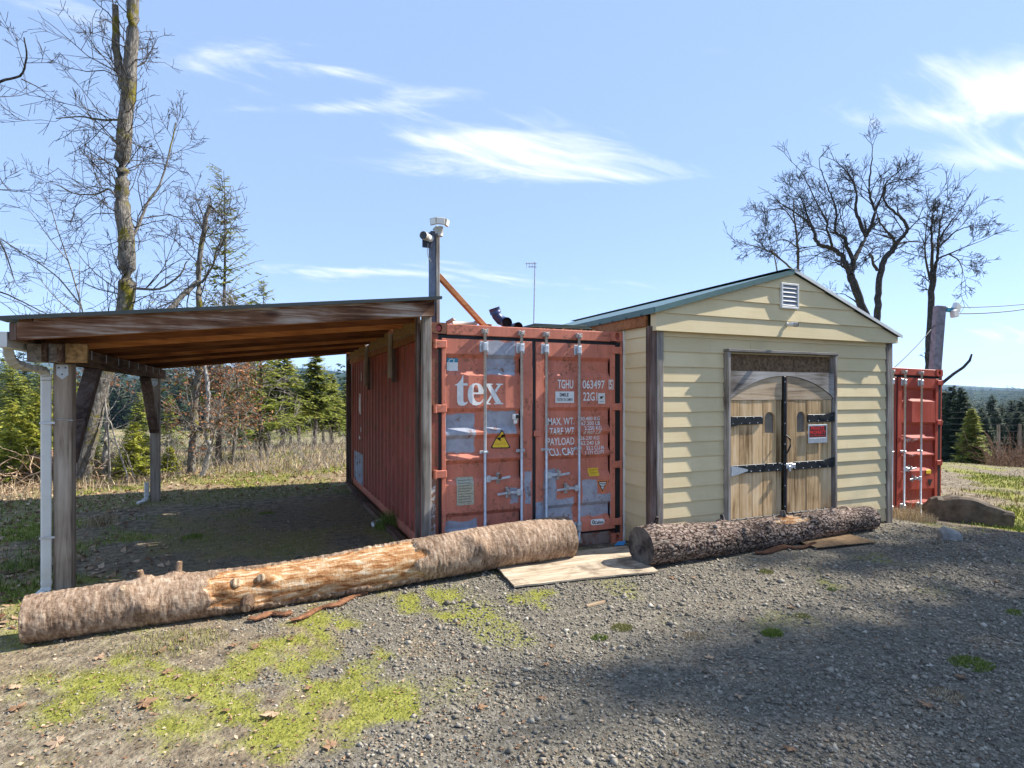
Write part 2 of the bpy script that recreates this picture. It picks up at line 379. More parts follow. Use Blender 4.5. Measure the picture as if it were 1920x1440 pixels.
M['bark_pale'] = bark('pale_lichen_bark', (.10, .09, .08), (.34, .32, .29), (.58, .56, .53), .42, 1.6)
M['bark_dark'] = bark('dark_oak_bark', (.018, .016, .015), (.05, .046, .043), (.15, .14, .135), .25, 1.2, (.07, .06, .02))
M['twig'] = bark('twig_bark', (.03, .026, .024), (.075, .065, .058), (.15, .135, .12))
M['twig_pale'] = bark('pale_twig_bark', (.11, .095, .08), (.24, .215, .185), (.40, .37, .33))
M['twig_dark'] = bark('dark_twig_bark', (.016, .014, .013), (.036, .033, .03), (.085, .08, .072))
M['fir_trunk'] = bark('fir_bark', (.04, .032, .027), (.12, .10, .085), (.26, .24, .21))
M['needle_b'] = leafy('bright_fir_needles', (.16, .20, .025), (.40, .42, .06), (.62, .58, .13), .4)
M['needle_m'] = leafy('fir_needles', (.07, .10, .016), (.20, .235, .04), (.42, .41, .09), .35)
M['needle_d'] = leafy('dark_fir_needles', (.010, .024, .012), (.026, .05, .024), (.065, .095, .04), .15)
M['brown_leaf'] = leafy('dry_brown_leaves', (.14, .05, .02), (.30, .125, .055), (.48, .26, .13), .3)
M['fallen'] = leafy('fallen_dry_leaves', (.13, .06, .03), (.33, .20, .11), (.58, .43, .29), .1)
M['grass_g'] = grass_mat('moss_grass', (.13, .122, .032), (.25, .24, .06), (.40, .36, .16))
M['grass_d'] = grass_mat('green_grass', (.05, .09, .012), (.145, .20, .03), (.31, .33, .08))
M['straw'] = grass_mat('dry_straw', (.16, .10, .05), (.38, .28, .16), (.62, .52, .36))
def stones():
    t = NT('gravel_stones', .85, .25); f = t.attr('tint').outputs['Fac']; n = t.noise(t.obj(), 60, 3)
    return t.col(t.mix(.25, t.ramp(f, [(0, (.065, .054, .040)), (.4, (.21, .182, .140)), (.75, (.38, .335, .265)), (1, (.62, .56, .46))]), t.ramp(n, [(.3, (.085, .072, .055)), (.7, (.42, .375, .30))])))
M['stones'] = stones()

# ------------------------------------------------------------------ terrain
def ground_h(u, v, micro=True):
    u = np.asarray(u, float); v = np.asarray(v, float); d = np.hypot(u-1.5, v+1.0)
    h = -.27*sstep(6.2, 9.5, u)*sstep(-3.5, -.5, v)-4.6*sstep(13.0, 62.0, d)
    p = np.stack([u, v, 0*u], -1)
    h = h+.55*fbm(p*.07, 3, 3)*sstep(16, 30, d)
    if micro: h = h+.028*fbm(p*1.1, 5, 3)*sstep(1.5, 5, np.hypot(u-2.2, v-2.5))
    return h
def zones(u, v):
    """weights of gravel, moss/green, litter(dry) on the ground"""
    p = np.stack([u, v, 0*u], -1); n1 = fbm(p*.55, 11, 4); n2 = fbm(p*1.5, 12, 4); n3 = fbm(p*.3+7, 13, 3)
    pad = sstep(-2.9, -.9, u+.9*n1+.7*n2)*sstep(-.3, -1.1, v-.05*u+.3*n2)                      # gravel drive in front, right
    pad = np.maximum(pad, .8*sstep(.05, .35, n2+.3*n1)*sstep(-2.6, -1.4, u+n1))
    under = sstep(-3.6, -2.7, u)*sstep(.2, -.3, u)*sstep(-.4, .3, v)*sstep(5.0, 3.8, v+.5*n1)  # drive under the carport
    gravel = np.maximum(pad*(v < 1), under*.48)
    gravel = gravel*(1-sstep(7.2, 8.2, u+.5*n1)*sstep(-1.9, -1.1, v+.3*n2+.09*(u-7)))
    right = sstep(6.6, 7.6, u+.4*n2)*sstep(-1.7, -1.0, v+.3*n2)
    back = sstep(4.3, 5.2, v+.5*n2)
    moss = np.clip(.42+1.2*n2+.6*n1, 0, 1)*(1-gravel)
    moss = np.maximum(moss, sstep(.1, .45, n2)*.55*sstep(2, 0, np.abs(v+1.9)))
    dry = np.clip(.35-1.0*n2+.6*n3, 0, 1)
    dry = np.where(back > .5, np.clip(dry*.6+sstep(5.6, 6.8, v+.9*n1-.12*u)*.9, 0, 1), dry*(.55-.25*right))
    dry = np.maximum(dry, under*np.clip(.62+1.2*n2, 0, .8))  # dry tone also put under the carport to lighten its shaded floor
    dry = np.maximum(dry, sstep(-3.2, -3.8, u)*sstep(-.6, .2, v)*.5)
    moss = np.where(v > 4.2, np.maximum(moss*.7, .42*sstep(4.4, 5.0, v+.4*n2)*sstep(7.0, 6.0, v+.6*n1)), moss)
    moss = np.maximum(moss, right*np.clip(.45+.9*n2, 0, 1))
    n4 = fbm(p*5.5, 29, 4, .6)
    moss = moss*(1-.55*sstep(-1.5, -2.4, u)*(v < -.8))
    for x, y, r in ((520, 1255, .34), (590, 1185, .26), (440, 1310, .24), (690, 1310, .24), (650, 1240, .18), (790, 1120, .22), (1000, 1120, .16), (880, 1150, .14), (330, 1290, .2), (130, 1290, .25), (560, 1330, .25)):
        c = at_g(x, y); q_ = np.exp(-((u-c[0])**2+(v-c[1])**2)/(1.75*r)**2); pm = np.clip(.95*q_+1.5*n4*q_**.5-.10, 0, .85); moss = np.maximum(moss, pm); gravel = gravel*(1-.55*pm)
    return np.clip(gravel, 0, 1), np.clip(moss, 0, 1), np.clip(dry, 0, 1)
def build_ground():
    nr, na = 250, 420
    r = np.concatenate([[0], np.geomspace(.6, 4200, nr-1)]); a = np.linspace(0, 2*math.pi, na, endpoint=False)
    Rr, A = np.meshgrid(r, a, indexing='ij'); u = CAM[0]+Rr*np.cos(A); v = CAM[1]+Rr*np.sin(A)
    V = np.stack([u, v, ground_h(u, v)], -1).reshape(-1, 3)
    i = np.arange(nr-1)[:, None]*na; j = np.arange(na)[None, :]; k = (j+1) % na
    F = np.stack([i+j, i+na+j, i+na+k, i+k], -1).reshape(-1, 4)
    me = mesh_np('ground', V, [F], True); g, m, d = zones(u, v)
    at = me.color_attributes.new('zones', 'FLOAT_COLOR', 'POINT')
    at.data.foreach_set('color', np.stack([g, m, d, np.ones_like(g)], -1).astype(np.float32).ravel())
    t = NT('ground_earth', .95, .1); z = t.n('ShaderNodeSeparateXYZ', {0: t.attr('zones').outputs['Color']}).outputs
    v0 = t.obj(); f = t.noise(v0, 9, 8, .7); ff = t.noise(v0, 55, 5, .7); vc = t.vor(v0, 42, 'Color'); vd = t.vor(v0, 42, 'Distance')
    gr = t.mix(.55, t.ramp(t.n('ShaderNodeSeparateXYZ', {0: vc}).outputs[0], [(0, (.06, .05, .037)), (.6, (.19, .165, .125)), (1, (.36, .32, .255))]), t.ramp(ff, [(.3, (.055, .046, .035)), (.7, (.27, .24, .185))]))
    soil = t.ramp(f, [(.3, (.07, .052, .036)), (.5, (.205, .163, .113)), (.7, (.40, .345, .25))])
    green = t.ramp(t.math('ADD', t.math('MULTIPLY', f, .6), t.math('MULTIPLY', ff, .4)), [(.3, (.11, .11, .02)), (.5, (.23, .235, .035)), (.7, (.36, .34, .09))])
    dry = t.ramp(t.math('ADD', t.math('MULTIPLY', f, .5), t.math('MULTIPLY', ff, .5)), [(.3, (.13, .085, .045)), (.5, (.27, .20, .115)), (.7, (.42, .34, .21))])
    c = t.mix(t.step(t.math('ADD', z[0], t.math('MULTIPLY', t.math('SUBTRACT', f, .5), .9)), .35, .6), soil, gr)
    c = t.mix(t.math('MULTIPLY', t.step(t.math('ADD', z[2], t.math('MULTIPLY', t.math('SUBTRACT', f, .5), 1.0)), .3, .7), .85), c, dry)
    c = t.mix(t.math('MULTIPLY', t.step(t.math('ADD', z[1], t.math('MULTIPLY', t.math('SUBTRACT', ff, .5), 1.2)), .3, .7), .9), c, green)
    geo = t.n('ShaderNodeNewGeometry'); far = t.step(t.n('ShaderNodeVectorMath', {0: geo.outputs['Position']}, operation='LENGTH').outputs['Value'], 22, 40)
    fld = t.noise(v0, .06, 6, .6, .5); c = t.mix(far, c, t.ramp(fld, [(.3, (.13, .14, .045)), (.5, (.27, .225, .12)), (.7, (.36, .285, .17))]))
    c = t.mix(t.step(t.n('ShaderNodeVectorMath', {0: geo.outputs['Position']}, operation='LENGTH').outputs['Value'], 150, 190), c, (.03, .045, .022))
    t.bump(t.math('ADD', t.math('MULTIPLY', ff, .5), t.math('ADD', f, t.math('MULTIPLY', vd, -.5))), .9, .02)
    tag(link('ground', me, t.col(c)), kind='structure')
build_ground()

def hills():
    def ridge(name, r0, r1, ctrl, seed, mat, amp, drop):
        ph = np.linspace(-math.pi, math.pi, 721)[:-1]; px = 960+FPX*np.tan(np.clip(ph, -1.3, 1.3))
        y = np.interp(px, [c[0] for c in ctrl], [c[1] for c in ctrl]); hh = (HOR-y)/FPX*(r1*np.cos(np.clip(ph, -1.2, 1.2)))
        hh = np.maximum(hh, 8)+CAM[2]
        ts = np.array([0, .12, .25, .4, .55, .7, .85, 1.0, 1.2, 1.5, 2.0]); pr = np.array([0, .05, .16, .34, .55, .76, .92, 1.0, .85, .5, 0])
        rad = r0+(r1-r0)*ts
        Rr, P = np.meshgrid(rad, ph, indexing='ij'); ang = math.pi/2-TH-P
        u = CAM[0]+Rr*np.cos(ang); v = CAM[1]+Rr*np.sin(ang); p = np.stack([u, v, 0*u], -1)
        Z = drop+(hh[None, :]-drop)*pr[:, None]*(1+.0*P)+amp*fbm(p/(r1*.09), seed, 4)*pr[:, None]
        n = len(ph); i = np.arange(len(ts)-1)[:, None]*n; j = np.arange(n)[None, :]; k = (j+1) % n
        F = np.stack([i+k, i+n+k, i+n+j, i+j], -1).reshape(-1, 4)
        tag(link(name, mesh_np(name, np.stack([u, v, Z], -1).reshape(-1, 3), [F], True), mat), kind='structure')
        return u, v, Z
    t = NT('forested_hill', .95, .1); f = t.noise(t.obj(), .05, 8, .75); g = t.noise(t.obj(), .004, 4, .6)
    c = t.mix(t.step(g, .52, .6), t.ramp(f, [(.35, (.012, .026, .014)), (.6, (.035, .06, .028))]), t.ramp(f, [(.35, (.05, .065, .025)), (.6, (.11, .115, .045))]))
    t.bump(f, 1.0, 8.0); m = t.col(c)
    far = [(-4000, 700), (-300, 690), (0, 680), (60, 672), (200, 690), (340, 684), (430, 690), (560, 700), (640, 704), (800, 715), (1300, 722), (1760, 721), (1850, 726), (1950, 732), (2600, 720), (5000, 700)]
    near = [(-4000, 715), (-200, 705), (60, 712), (200, 705), (420, 715), (540, 690), (600, 692), (700, 712), (1300, 735), (1740, 752), (1850, 738), (1960, 741), (2600, 730), (5000, 720)]
    a = ridge('hill_range', 1700, 3000, far, 31, m, 12, -5)
    b = ridge('wooded_ridge', 620, 1250, near, 37, m, 4, -5)
    return a, b
HILLS = hills()
# ------------------------------------------------------------------ lettering
def text2d(s, bold=.0, shear=0.0):
    cu = bpy.data.curves.new('lettering', 'FONT'); cu.body = s; cu.offset = bold; cu.shear = shear; cu.resolution_u = 3
    o = bpy.data.objects.new('lettering', cu); COL.objects.link(o)
    me = bpy.data.meshes.new_from_object(o.evaluated_get(bpy.context.evaluated_depsgraph_get()))
    bpy.data.objects.remove(o); bpy.data.curves.remove(cu)
    V = np.array([v.co[:2] for v in me.vertices]); F = [tuple(p.vertices) for p in me.polygons]; bpy.data.meshes.remove(me)
    return V, F
def polys2d(splines):
    cu = bpy.data.curves.new('outline', 'CURVE'); cu.dimensions = '2D'; cu.fill_mode = 'BOTH'
    for p in splines:
        sp = cu.splines.new('POLY'); sp.points.add(len(p)-1); sp.use_cyclic_u = True
        for q, (a, b) in zip(sp.points, p): q.co = (a, b, 0, 1)
    o = bpy.data.objects.new('outline', cu); COL.objects.link(o)
    me = bpy.data.meshes.new_from_object(o.evaluated_get(bpy.context.evaluated_depsgraph_get()))
    bpy.data.objects.remove(o); bpy.data.curves.remove(cu)
    V = np.array([v.co[:2] for v in me.vertices]); F = [tuple(p.vertices) for p in me.polygons]; bpy.data.meshes.remove(me)
    return V, F
def fit(VF, u0, u1, w0, w1):
    V, F = VF; lo = V.min(0); hi = V.max(0)
    return np.array([u0, w0])+(V-lo)/(hi-lo)*np.array([u1-u0, w1-w0]), F
def decal(name, VF, mat, parent, prof, eps, cuts=(), label=None):
    """flat print laid on a surface y = prof(w), parent-local coordinates"""
    V, F = VF; bm = bmesh.new(); vs_ = [bm.verts.new((p[0], 0, p[1])) for p in V]
    for f in F:
        try: bm.faces.new([vs_[i] for i in f])
        except ValueError: pass
    for c in cuts:
        if V[:, 1].min() < c < V[:, 1].max():
            bmesh.ops.bisect_plane(bm, geom=bm.verts[:]+bm.edges[:]+bm.faces[:], plane_co=(0, 0, c), plane_no=(0, 0, 1))
    for v in bm.verts: v.co.y = prof(v.co.z)-eps
    bm.normal_update()
    for f in bm.faces:
        if f.normal.y > 0: f.normal_flip()
    me = bpy.data.meshes.new(name); bm.to_mesh(me); bm.free(); o = link(name, me, mat, parent)
    if label: o['label'] = label
    return o
def rect2d(u0, u1, w0, w1): return np.array([(u0, w0), (u1, w0), (u1, w1), (u0, w1)], float), [(0, 1, 2, 3)]

# ------------------------------------------------------------------ shipping containers
CW, CL, CH = 2.438, 6.058, 2.591
REC = [(2.262, 2.026), (1.669, 1.400), (1.373, 1.114), (1.100, .837), (.526, .293)]
DEP = .042
PZ = []
for a, b in REC: PZ += [(a, 0.), (a-.045, DEP), (b+.06, DEP), (b, 0.)]
PZ = sorted([(2.43, 0.), (.16, 0.)]+PZ)
def prof(w): return float(np.interp(w, [p[0] for p in PZ], [p[1] for p in PZ]))
CUTS = [p[0] for p in PZ]
def casting(mb, x, y, z):
    """corner fitting with an oval hole in its front face"""
    w, d, h = .178, .162, .118; n = 16; a = [2*math.pi*i/n for i in range(n)]
    hole = [(x+w/2+.033*math.cos(t), z+h/2+.045*math.sin(t)) for t in a]
    rim = []
    for t in a:
        c, s = math.cos(t), math.sin(t); k = min(w/2/abs(c) if abs(c) > 1e-6 else 9, h/2/abs(s) if abs(s) > 1e-6 else 9); rim.append((x+w/2+k*c, z+h/2+k*s))
    V = [(p[0], y, p[1]) for p in rim]+[(p[0], y, p[1]) for p in hole]+[(p[0], y+.04, p[1]) for p in hole]
    F = [(i, (i+1) % n, n+(i+1) % n, n+i) for i in range(n)]+[(n+i, n+(i+1) % n, 2*n+(i+1) % n, 2*n+i) for i in range(n)]+[tuple(range(2*n, 3*n))]
    mb.add(V, F); mb.box(x, x+w, y+.0405, y+d, z, z+h, .004)
    mb.box(x, x+w, y+.001, y+.0405, z, z+.012, .001); mb.box(x, x+w, y+.001, y+.0405, z+h-.012, z+h, .001)
    mb.box(x, x+.012, y+.001, y+.0405, z+.012, z+h-.012, .001); mb.box(x+w-.012, x+w, y+.001, y+.0405, z+.012, z+h-.012, .001)
def container(name, label, base, mt, near=True):
    t = thing(name, label, 'container', base); bx, by, bz = base
    def part(nm, fn, mat, par=t, sm=False):
        m = MB(); fn(m); m.v = [v+np.array(base) for v in m.v]; return m.build(nm, mat, par, sm)
    for x in (0, CW-.178):
        for z in (0, CH-.118):
            for y in (0.0, CL-.162): part('corner_casting', lambda m: casting(m, x, y, z), mt['rusty'] if x == 0 else mt['red'])
    for x in (0, CW-.085):
        part('corner_post', lambda m: m.box(x, x+.085, .012, .15, .118, CH-.118), mt['post'] if x == 0 else mt['red'])
        part('rear_corner_post', lambda m: m.box(x, x+.085, CL-.15, CL-.01, .118, CH-.118), mt['red'])
    part('door_header', lambda m: m.box(.178, CW-.178, .008, .12, CH-.125, CH-.008, .006), mt['red'])
    part('door_sill', lambda m: m.box(.178, CW-.178, .008, .12, .004, .150, .006), mt['sill'])
    for x0, x1 in ((.012, .07), (CW-.07, CW-.012)):
        part('top_side_rail', lambda m: m.box(x0, x1, .162, CL-.162, CH-.075, CH-.012), mt['red'])
        part('bottom_side_rail', lambda m: m.box(x0, x1, .162, CL-.162, .03, .16), mt['red'])
    def corr(m, x, sgn, y0, y1, z0, z1):
        pts = []; y = y0; k = 0
        while y < y1-.02:
            pts += [(y, 0.), (y+.104, 0.), (y+.138, .056), (y+.242, .056)]; y += .276
        pts = [(min(a, y1), b) for a, b in pts]+[(y1, 0.)]
        V = [(x+sgn*b, a, z) for a, b in pts for z in (z0, z1)]; F = []
        for i in range(len(pts)-1):
            if pts[i+1][0]-pts[i][0] > 1e-5: F.append((2*i, 2*i+1, 2*i+3, 2*i+2) if sgn > 0 else (2*i, 2*i+2, 2*i+3, 2*i+1))
        m.add(V, F)
    part('side_panel', lambda m: corr(m, .014, 1, .15, CL-.15, .16, CH-.075), mt['side'])
    part('side_panel', lambda m: corr(m, CW-.014, -1, .15, CL-.15, .16, CH-.075), mt['red'])
    part('end_panel', lambda m: m.box(.085, CW-.085, CL-.06, CL-.03, .12, CH-.1), mt['red'])
    part('roof_panel', lambda m: m.box(.07, CW-.07, .12, CL-.1, CH-.05, CH-.02), mt['red'])
    part('floor', lambda m: m.box(.07, CW-.07, .12, CL-.1, .12, .15), mt['sill'])
    part('door_gasket', lambda m: [m.box(.088, CW-.088, .03, .06, 2.425, CH-.126, .002), m.box(.088, CW-.088, .03, .06, .151, .175, .002),
         m.box(CW/2-.02, CW/2+.02, .012, .055, .176, 2.424, .002), m.box(.0865, .118, .02, .058, .176, 2.424, .002), m.box(CW-.118, CW-.0865, .02, .058, .176, 2.424, .002), m.box(CW-.1165, CW-.048, .003, .0115, .12, 2.46, .001)], M['rubber'])
    doors = []
    for d, (x0, x1) in enumerate(((.120, CW/2-.022), (CW/2+.022, CW-.120))):
        pa, pb = (x0+.045, x1-.150) if d == 0 else (x0+.105, x1-.075)
        def leaf(m):
            m.box(x0, pa, 0, .05, .178, 2.425, .004); m.box(pb, x1, 0, .05, .178, 2.425, .004)
            zz = [p for p in PZ]; zz[0] = (.179, 0.); zz[-1] = (2.424, 0.); n = len(zz)
            V = [(x, .003+y, z) for z, y in zz for x in (pa, pb)]+[(x, .0032, z) for z, y in zz for x in (pa, pb)]
            F = [(2*i, 2*i+1, 2*i+3, 2*i+2) for i in range(n-1)]
            for i in range(n-1):
                F += [(2*i, 2*i+2, 2*n+2*i+2, 2*n+2*i), (2*i+3, 2*i+1, 2*n+2*i+1, 2*n+2*i+3)]
            m.add(V, F)
        dr = part('door', leaf, mt['door']); doors.append(dr)
        for hz in (2.36, 1.667, .962, .262):
            hx = .045 if d == 0 else CW-.045
            def hinge(m):
                sg = 1 if d == 0 else -1
                m.box(min(hx, hx+sg*.125), max(hx, hx+sg*.125), -.022, -.001, hz-.042, hz+.042, .008)
                m.tube([(hx, -.004, hz-.047), (hx, -.004, hz+.047)], .021, 10)
            part('hinge', hinge, mt['red'] if hz > .3 or d else mt['rusty'], dr)
        rx_ = [at_v(q_, 800, -.04)[0]+.03 for q_ in (909.5, 978.0, 1024.5, 1086.0)]; rods = ((rx_[0], 1), (rx_[1], -1)) if d == 0 else ((rx_[2], 1), (rx_[3], -1))
        for ri, (rx, sg) in enumerate(rods):
            y = -.040
            rod = part('lock_rod', lambda m: m.tube([(rx, y, .075), (rx, y, 2.5)], .0165, 12), M['galv'], dr, True)
            for z in (2.515, .085):
                part('cam_keeper', lambda m: [m.box(rx-.034, rx-.016, -.058, .008, z-.03, z+.028, .004), m.box(rx+.016, rx+.034, -.058, .008, z-.03, z+.028, .004), m.box(rx-.0155, rx+.0155, -.066, -.02, z-.022, z+.018, .005)], mt['cam'], rod)
            for z in (2.345, .245):
                part('guide_plate', lambda m: [m.box(rx-.052, rx+.052, -.014, -.002, z-.06, z+.06, .008), m.box(rx-.026, rx+.026, -.064, -.0145, z-.05, z+.05, .012)]
                     + [m.tube([(rx+a*.04, -.0142, z+b*.043), (rx+a*.04, -.018, z+b*.043)], .008, 8) for a in (-1, 1) for b in (-1, 1)], M['galv'], rod)
            part('rod_bracket', lambda m: [m.box(rx-.052, rx+.052, -.012, -.002, 1.163, 1.197, .004), m.box(rx-.023, rx+.023, -.062, -.0125, 1.166, 1.194, .008)], M['galv'], rod)
            hz = .885 if (ri == 0) else .715
            def handle(m):
                m.box(rx+sg*.012, rx+sg*.062, -.062, -.022, hz-.036, hz+.036, .005)
                P = [(rx+sg*.05, -.042, hz), (rx+sg*.13, -.045, hz+.005), (rx+sg*.20, -.04, hz-.004), (rx+sg*.30, -.05, hz-.010 if ri else hz+.012)]
                m.bar(P[0], P[1], .016, .034); m.bar(P[1], P[2], .014, .03); m.bar(P[2], P[3], .012, .026)
            part('handle', handle, M['galv'], rod)
            hx = rx+sg*.165
            part('handle_catch', lambda m: [m.box(hx-.020, hx+.020, -.012, -.002, hz-.062, hz+.062, .008), m.box(hx-.018, hx+.018, -.058, -.0125, hz-.020, hz-.012, .002), m.box(hx-.016, hx+.016, -.060, -.048, hz-.0115, hz+.044, .003),
                 m.tube([(hx, -.0122, hz+.05), (hx, -.02, hz+.05)], .009, 8)], mt['cam'], rod)
        if near and d == 0: part('padlock', lambda m: [m.box(rods[0][0]+.148, rods[0][0]+.182, -.085, -.0605, .885+.0, .885+.05, .006)], mt['rusty'])
    part('door_stop', lambda m: m.box(CW/2-.012, CW/2+.075, -.022, -.004, 1.335, 1.405, .012), mt['red'])
    return t, doors, part
def fp(px, py):            # picture point on the door plane, container-local (u, w)
    p = at_v(px, py, 0.0); return p[0]+.03, p[2]
def R2(x0, y0, x1, y1):
    a = fp(x0, (y0+y1)/2); b = fp(x1, (y0+y1)/2); m = (x0+x1)/2; return a[0], b[0], fp(m, y1)[1], fp(m, y0)[1]
def P4(x0, y0, x1, y1): return R2(x0, y0, x1, y1)
patches = [R2(913, 640, 967, 703), R2(836, 776, 892, 850), R2(913, 770, 969, 813), R2(956, 915, 971, 944), R2(836, 978, 898, 1010),
           R2(983, 883, 996, 943), R2(1020, 881, 1043, 945), R2(1004, 942, 1018, 1000), R2(1018, 936, 1076, 1000), R2(1092, 900, 1120, 930), R2(1092, 926, 1144, 968)]
rusty = paint('rusty_container_steel', (.24, .075, .045), rust=2.6)
red = paint('container_paint', RED, rust=.7)
doorp = paint('patched_door_paint', RED, patches, rust=.75)
sidep = paint('shaded_side_paint', (.35, .082, .056), [(.20, .47, .0, .56), (4.75, 5.75, .1, .72)], rust=.9, ax=(1, 2), grey=(.42, .45, .52))  # red darkened for the shade under the carport roof
sillp = paint('worn_sill_paint', (.22, .16, .14), rust=1.6)
postp = paint('flaking_post_paint', (.27, .07, .045), [(.0, .05, .1, .93)], rust=1.9, grey=(.55, .53, .5))
camp = plain('rusty_galvanised_steel', (.40, .37, .34), .6, .4, .4, .5, 40, .2)
c1, d1, cpart = container('shipping_container', 'weathered red shipping container with tex lettering and patched grey paint beside the carport', (-.03, 0, 0),
                          dict(red=red, rusty=rusty, door=doorp, side=sidep, sill=sillp, post=postp, cam=camp))
# red reflector in the left upper casting
cpart('reflector', lambda m: m.tube([(.089, .030, CH-.059), (.089, .022, CH-.059)], .030, 14), plain('red_reflector', (.45, .03, .015), .3, .6))
def lay(nm, VF, mat, door=0, eps=.0035, label=None): return decal(nm, VF, mat, d1[door], prof, eps, CUTS, label)
def q(pts): return [((x-305)/295, (1145-y)/295) for x, y in pts]
TEX = [q([(305, 872), (345, 850), (388, 800), (410, 738), (418, 738), (418, 848), (475, 848), (475, 880), (418, 880), (418, 1085), (428, 1110), (448, 1115), (470, 1100), (478, 1106), (462, 1135), (425, 1157), (385, 1157), (352, 1142), (338, 1105), (336, 1060), (336, 880), (305, 880)]),
       q([(690, 998), (690, 960), (680, 910), (655, 870), (622, 850), (583, 845), (540, 855), (505, 885), (482, 935), (475, 1000), (482, 1065), (505, 1115), (545, 1147), (590, 1156), (640, 1143), (672, 1112), (690, 1072), (680, 1066), (658, 1097), (628, 1112), (598, 1104), (572, 1078), (556, 1040), (551, 998)]),
       q([(551, 975), (553, 930), (562, 885), (583, 866), (605, 880), (618, 920), (621, 975)][::-1]),
       q([(698, 850), (815, 850), (815, 866), (790, 870), (935, 1122), (960, 1126), (960, 1140), (832, 1140), (832, 1126), (855, 1122), (725, 870), (698, 866)]),
       q([(858, 850), (957, 850), (957, 864), (925, 870), (860, 978), (838, 944), (888, 872), (858, 866)]),
       q([(693, 1140), (693, 1126), (718, 1122), (788, 1010), (802, 1036), (752, 1122), (785, 1126), (785, 1140)])]
def tex_letters():
    a = fp(852.4, 759); b = fp(943.5, 759); s = (b[0]-a[0])/((960-305)/295); z0 = fp(880, 759)[1]; hs = (fp(880, 703)[1]-fp(880, 760)[1])/((1157-738)/295)
    for nm, idx in (('letter_t', [0]), ('letter_e', [1, 2]), ('letter_x', [3, 4, 5])):
        V, F = polys2d([TEX[i] for i in idx]); V = np.stack([a[0]+V[:, 0]*s, z0+V[:, 1]*hs], -1); lay(nm, (V, F), M['white_paint'])
    c = fp(948, 757); an = np.linspace(0, 2*math.pi, 12, endpoint=False); lay('full_stop', (np.stack([c[0]+.011*np.cos(an), c[1]+.011*np.sin(an)], -1), [tuple(range(12))]), plain('pink_dot', (.6, .3, .22)))
tex_letters()
def txt(nm, s, box, mat=None, door=1, bold=.012, shear=0.0, eps=.0035): return lay(nm, fit(text2d(s, bold, shear), *R2(*box)), mat or M['white_paint'], door, eps)
for nm, s, box, sh in (('owner_code', 'TGHU', (1045.5, 712, 1074.5, 728.5), 0), ('serial_number', '063497', (1092, 713, 1133.5, 729), 0), ('check_digit', '5', (1142.6, 714, 1148, 728), 0),
        ('size_code', '22G1', (1093, 735.5, 1119.5, 751.5), 0), ('weight_heading', 'MAX. WT.', (1030, 783.5, 1080, 797), 0), ('tare_heading', 'TARE WT.', (1031, 802, 1078, 815), .25),
        ('payload_heading', 'PAYLOAD', (1029, 821, 1080, 835), 0), ('capacity_heading', 'CU. CAP.', (1031, 840.5, 1081, 854), 0),
        ('weight_figures', '30.480 KG', (1091, 781.5, 1128, 788.5), .1), ('weight_figures', '67.200 LB', (1093, 790, 1128, 797.5), 0), ('tare_figures', '2.250 KG', (1096, 799, 1129, 806), .2), ('tare_figures', '4.960 LB', (1094, 807.5, 1127, 814.5), .2),
        ('payload_figures', '26.230 KG', (1091, 818, 1127, 825), .1), ('payload_figures', '62.240 LB', (1092, 827, 1128, 834.5), 0), ('capacity_figures', '33.2 CU.M', (1102, 836, 1135, 843.5), 0), ('capacity_figures', '1 171 CU.FT', (1097, 845, 1134, 852), .3)):
    txt(nm, s, box, shear=sh)
a = R2(1141, 712, 1150, 730)
lay('check_digit_frame', (np.array([(a[0], a[2]), (a[1], a[2]), (a[1], a[3]), (a[0], a[3]), (a[0]+.009, a[2]+.009), (a[1]-.009, a[2]+.009), (a[1]-.009, a[3]-.009), (a[0]+.009, a[3]-.009)]), [(0, 1, 5, 4), (1, 2, 6, 5), (2, 3, 7, 6), (3, 0, 4, 7)]), M['white_paint'], 1)
# stickers and plates
lay('sticker', rect2d(*R2(839.5, 671, 860.5, 695)), M['white_paint'], 0, .0030, 'white sticker with teal band and CL lettering'); lay('sticker_band', rect2d(*R2(839.5, 671, 860.5, 679)), M['teal'], 0, .0038)
lay('sticker_lettering', fit(text2d('CL', .01, .15), *R2(843, 672, 857, 681.5)), M['white_paint'], 0, .0046)
lay('yellow_label', rect2d(*R2(1105, 878, 1124, 892.5)), M['yellow'], 1, .003); 
for k in range(4): lay('label_print', rect2d(*R2(1107, 880.5+k*2.7, 1122-(k % 2)*4, 881.5+k*2.7)), plain('label_ink', (.45, .25, .02)), 1, .0042)
lay('data_plate', rect2d(*R2(856, 895, 888.5, 947)), M['plate'], 0, .006, 'dull metal data plate')
for k in range(9): lay('plate_print', rect2d(*R2(859, 900+k*5, 885-(k*7 % 5), 901.6+k*5)), plain('plate_ink', (.22, .20, .13)), 0, .0072)
A_, B_, C_ = fp(941, 806), fp(959, 840), fp(923, 840.5)
def tri(s, d): 
    c = (np.array(A_)+B_+C_)/3; return np.array([c+(np.array(p)-c)*s for p in (C_, B_, A_)]), [(0, 1, 2)]
def rtri(s):
    V, _ = tri(s, 0); out = []
    for i in range(3):
        p, a, b = V[i], V[i-1], V[(i+1) % 3]; out += [p+(a-p)*.09, p+((a+b)/2-p)*.045, p+(b-p)*.09]
    return np.array(out), [tuple(range(9))]
lay('caution_triangle', rtri(1.08), M['black_l'], 0, .0032, 'yellow triangular caution sticker with black rim'); lay('caution_face', rtri(.92), M['yellow'], 0, .0042)
lay('caution_lettering', fit(text2d('CAUTION', .0), *R2(931, 830.5, 951, 834.5)), plain('faded_ink', (.50, .34, .03)), 0, .0052)
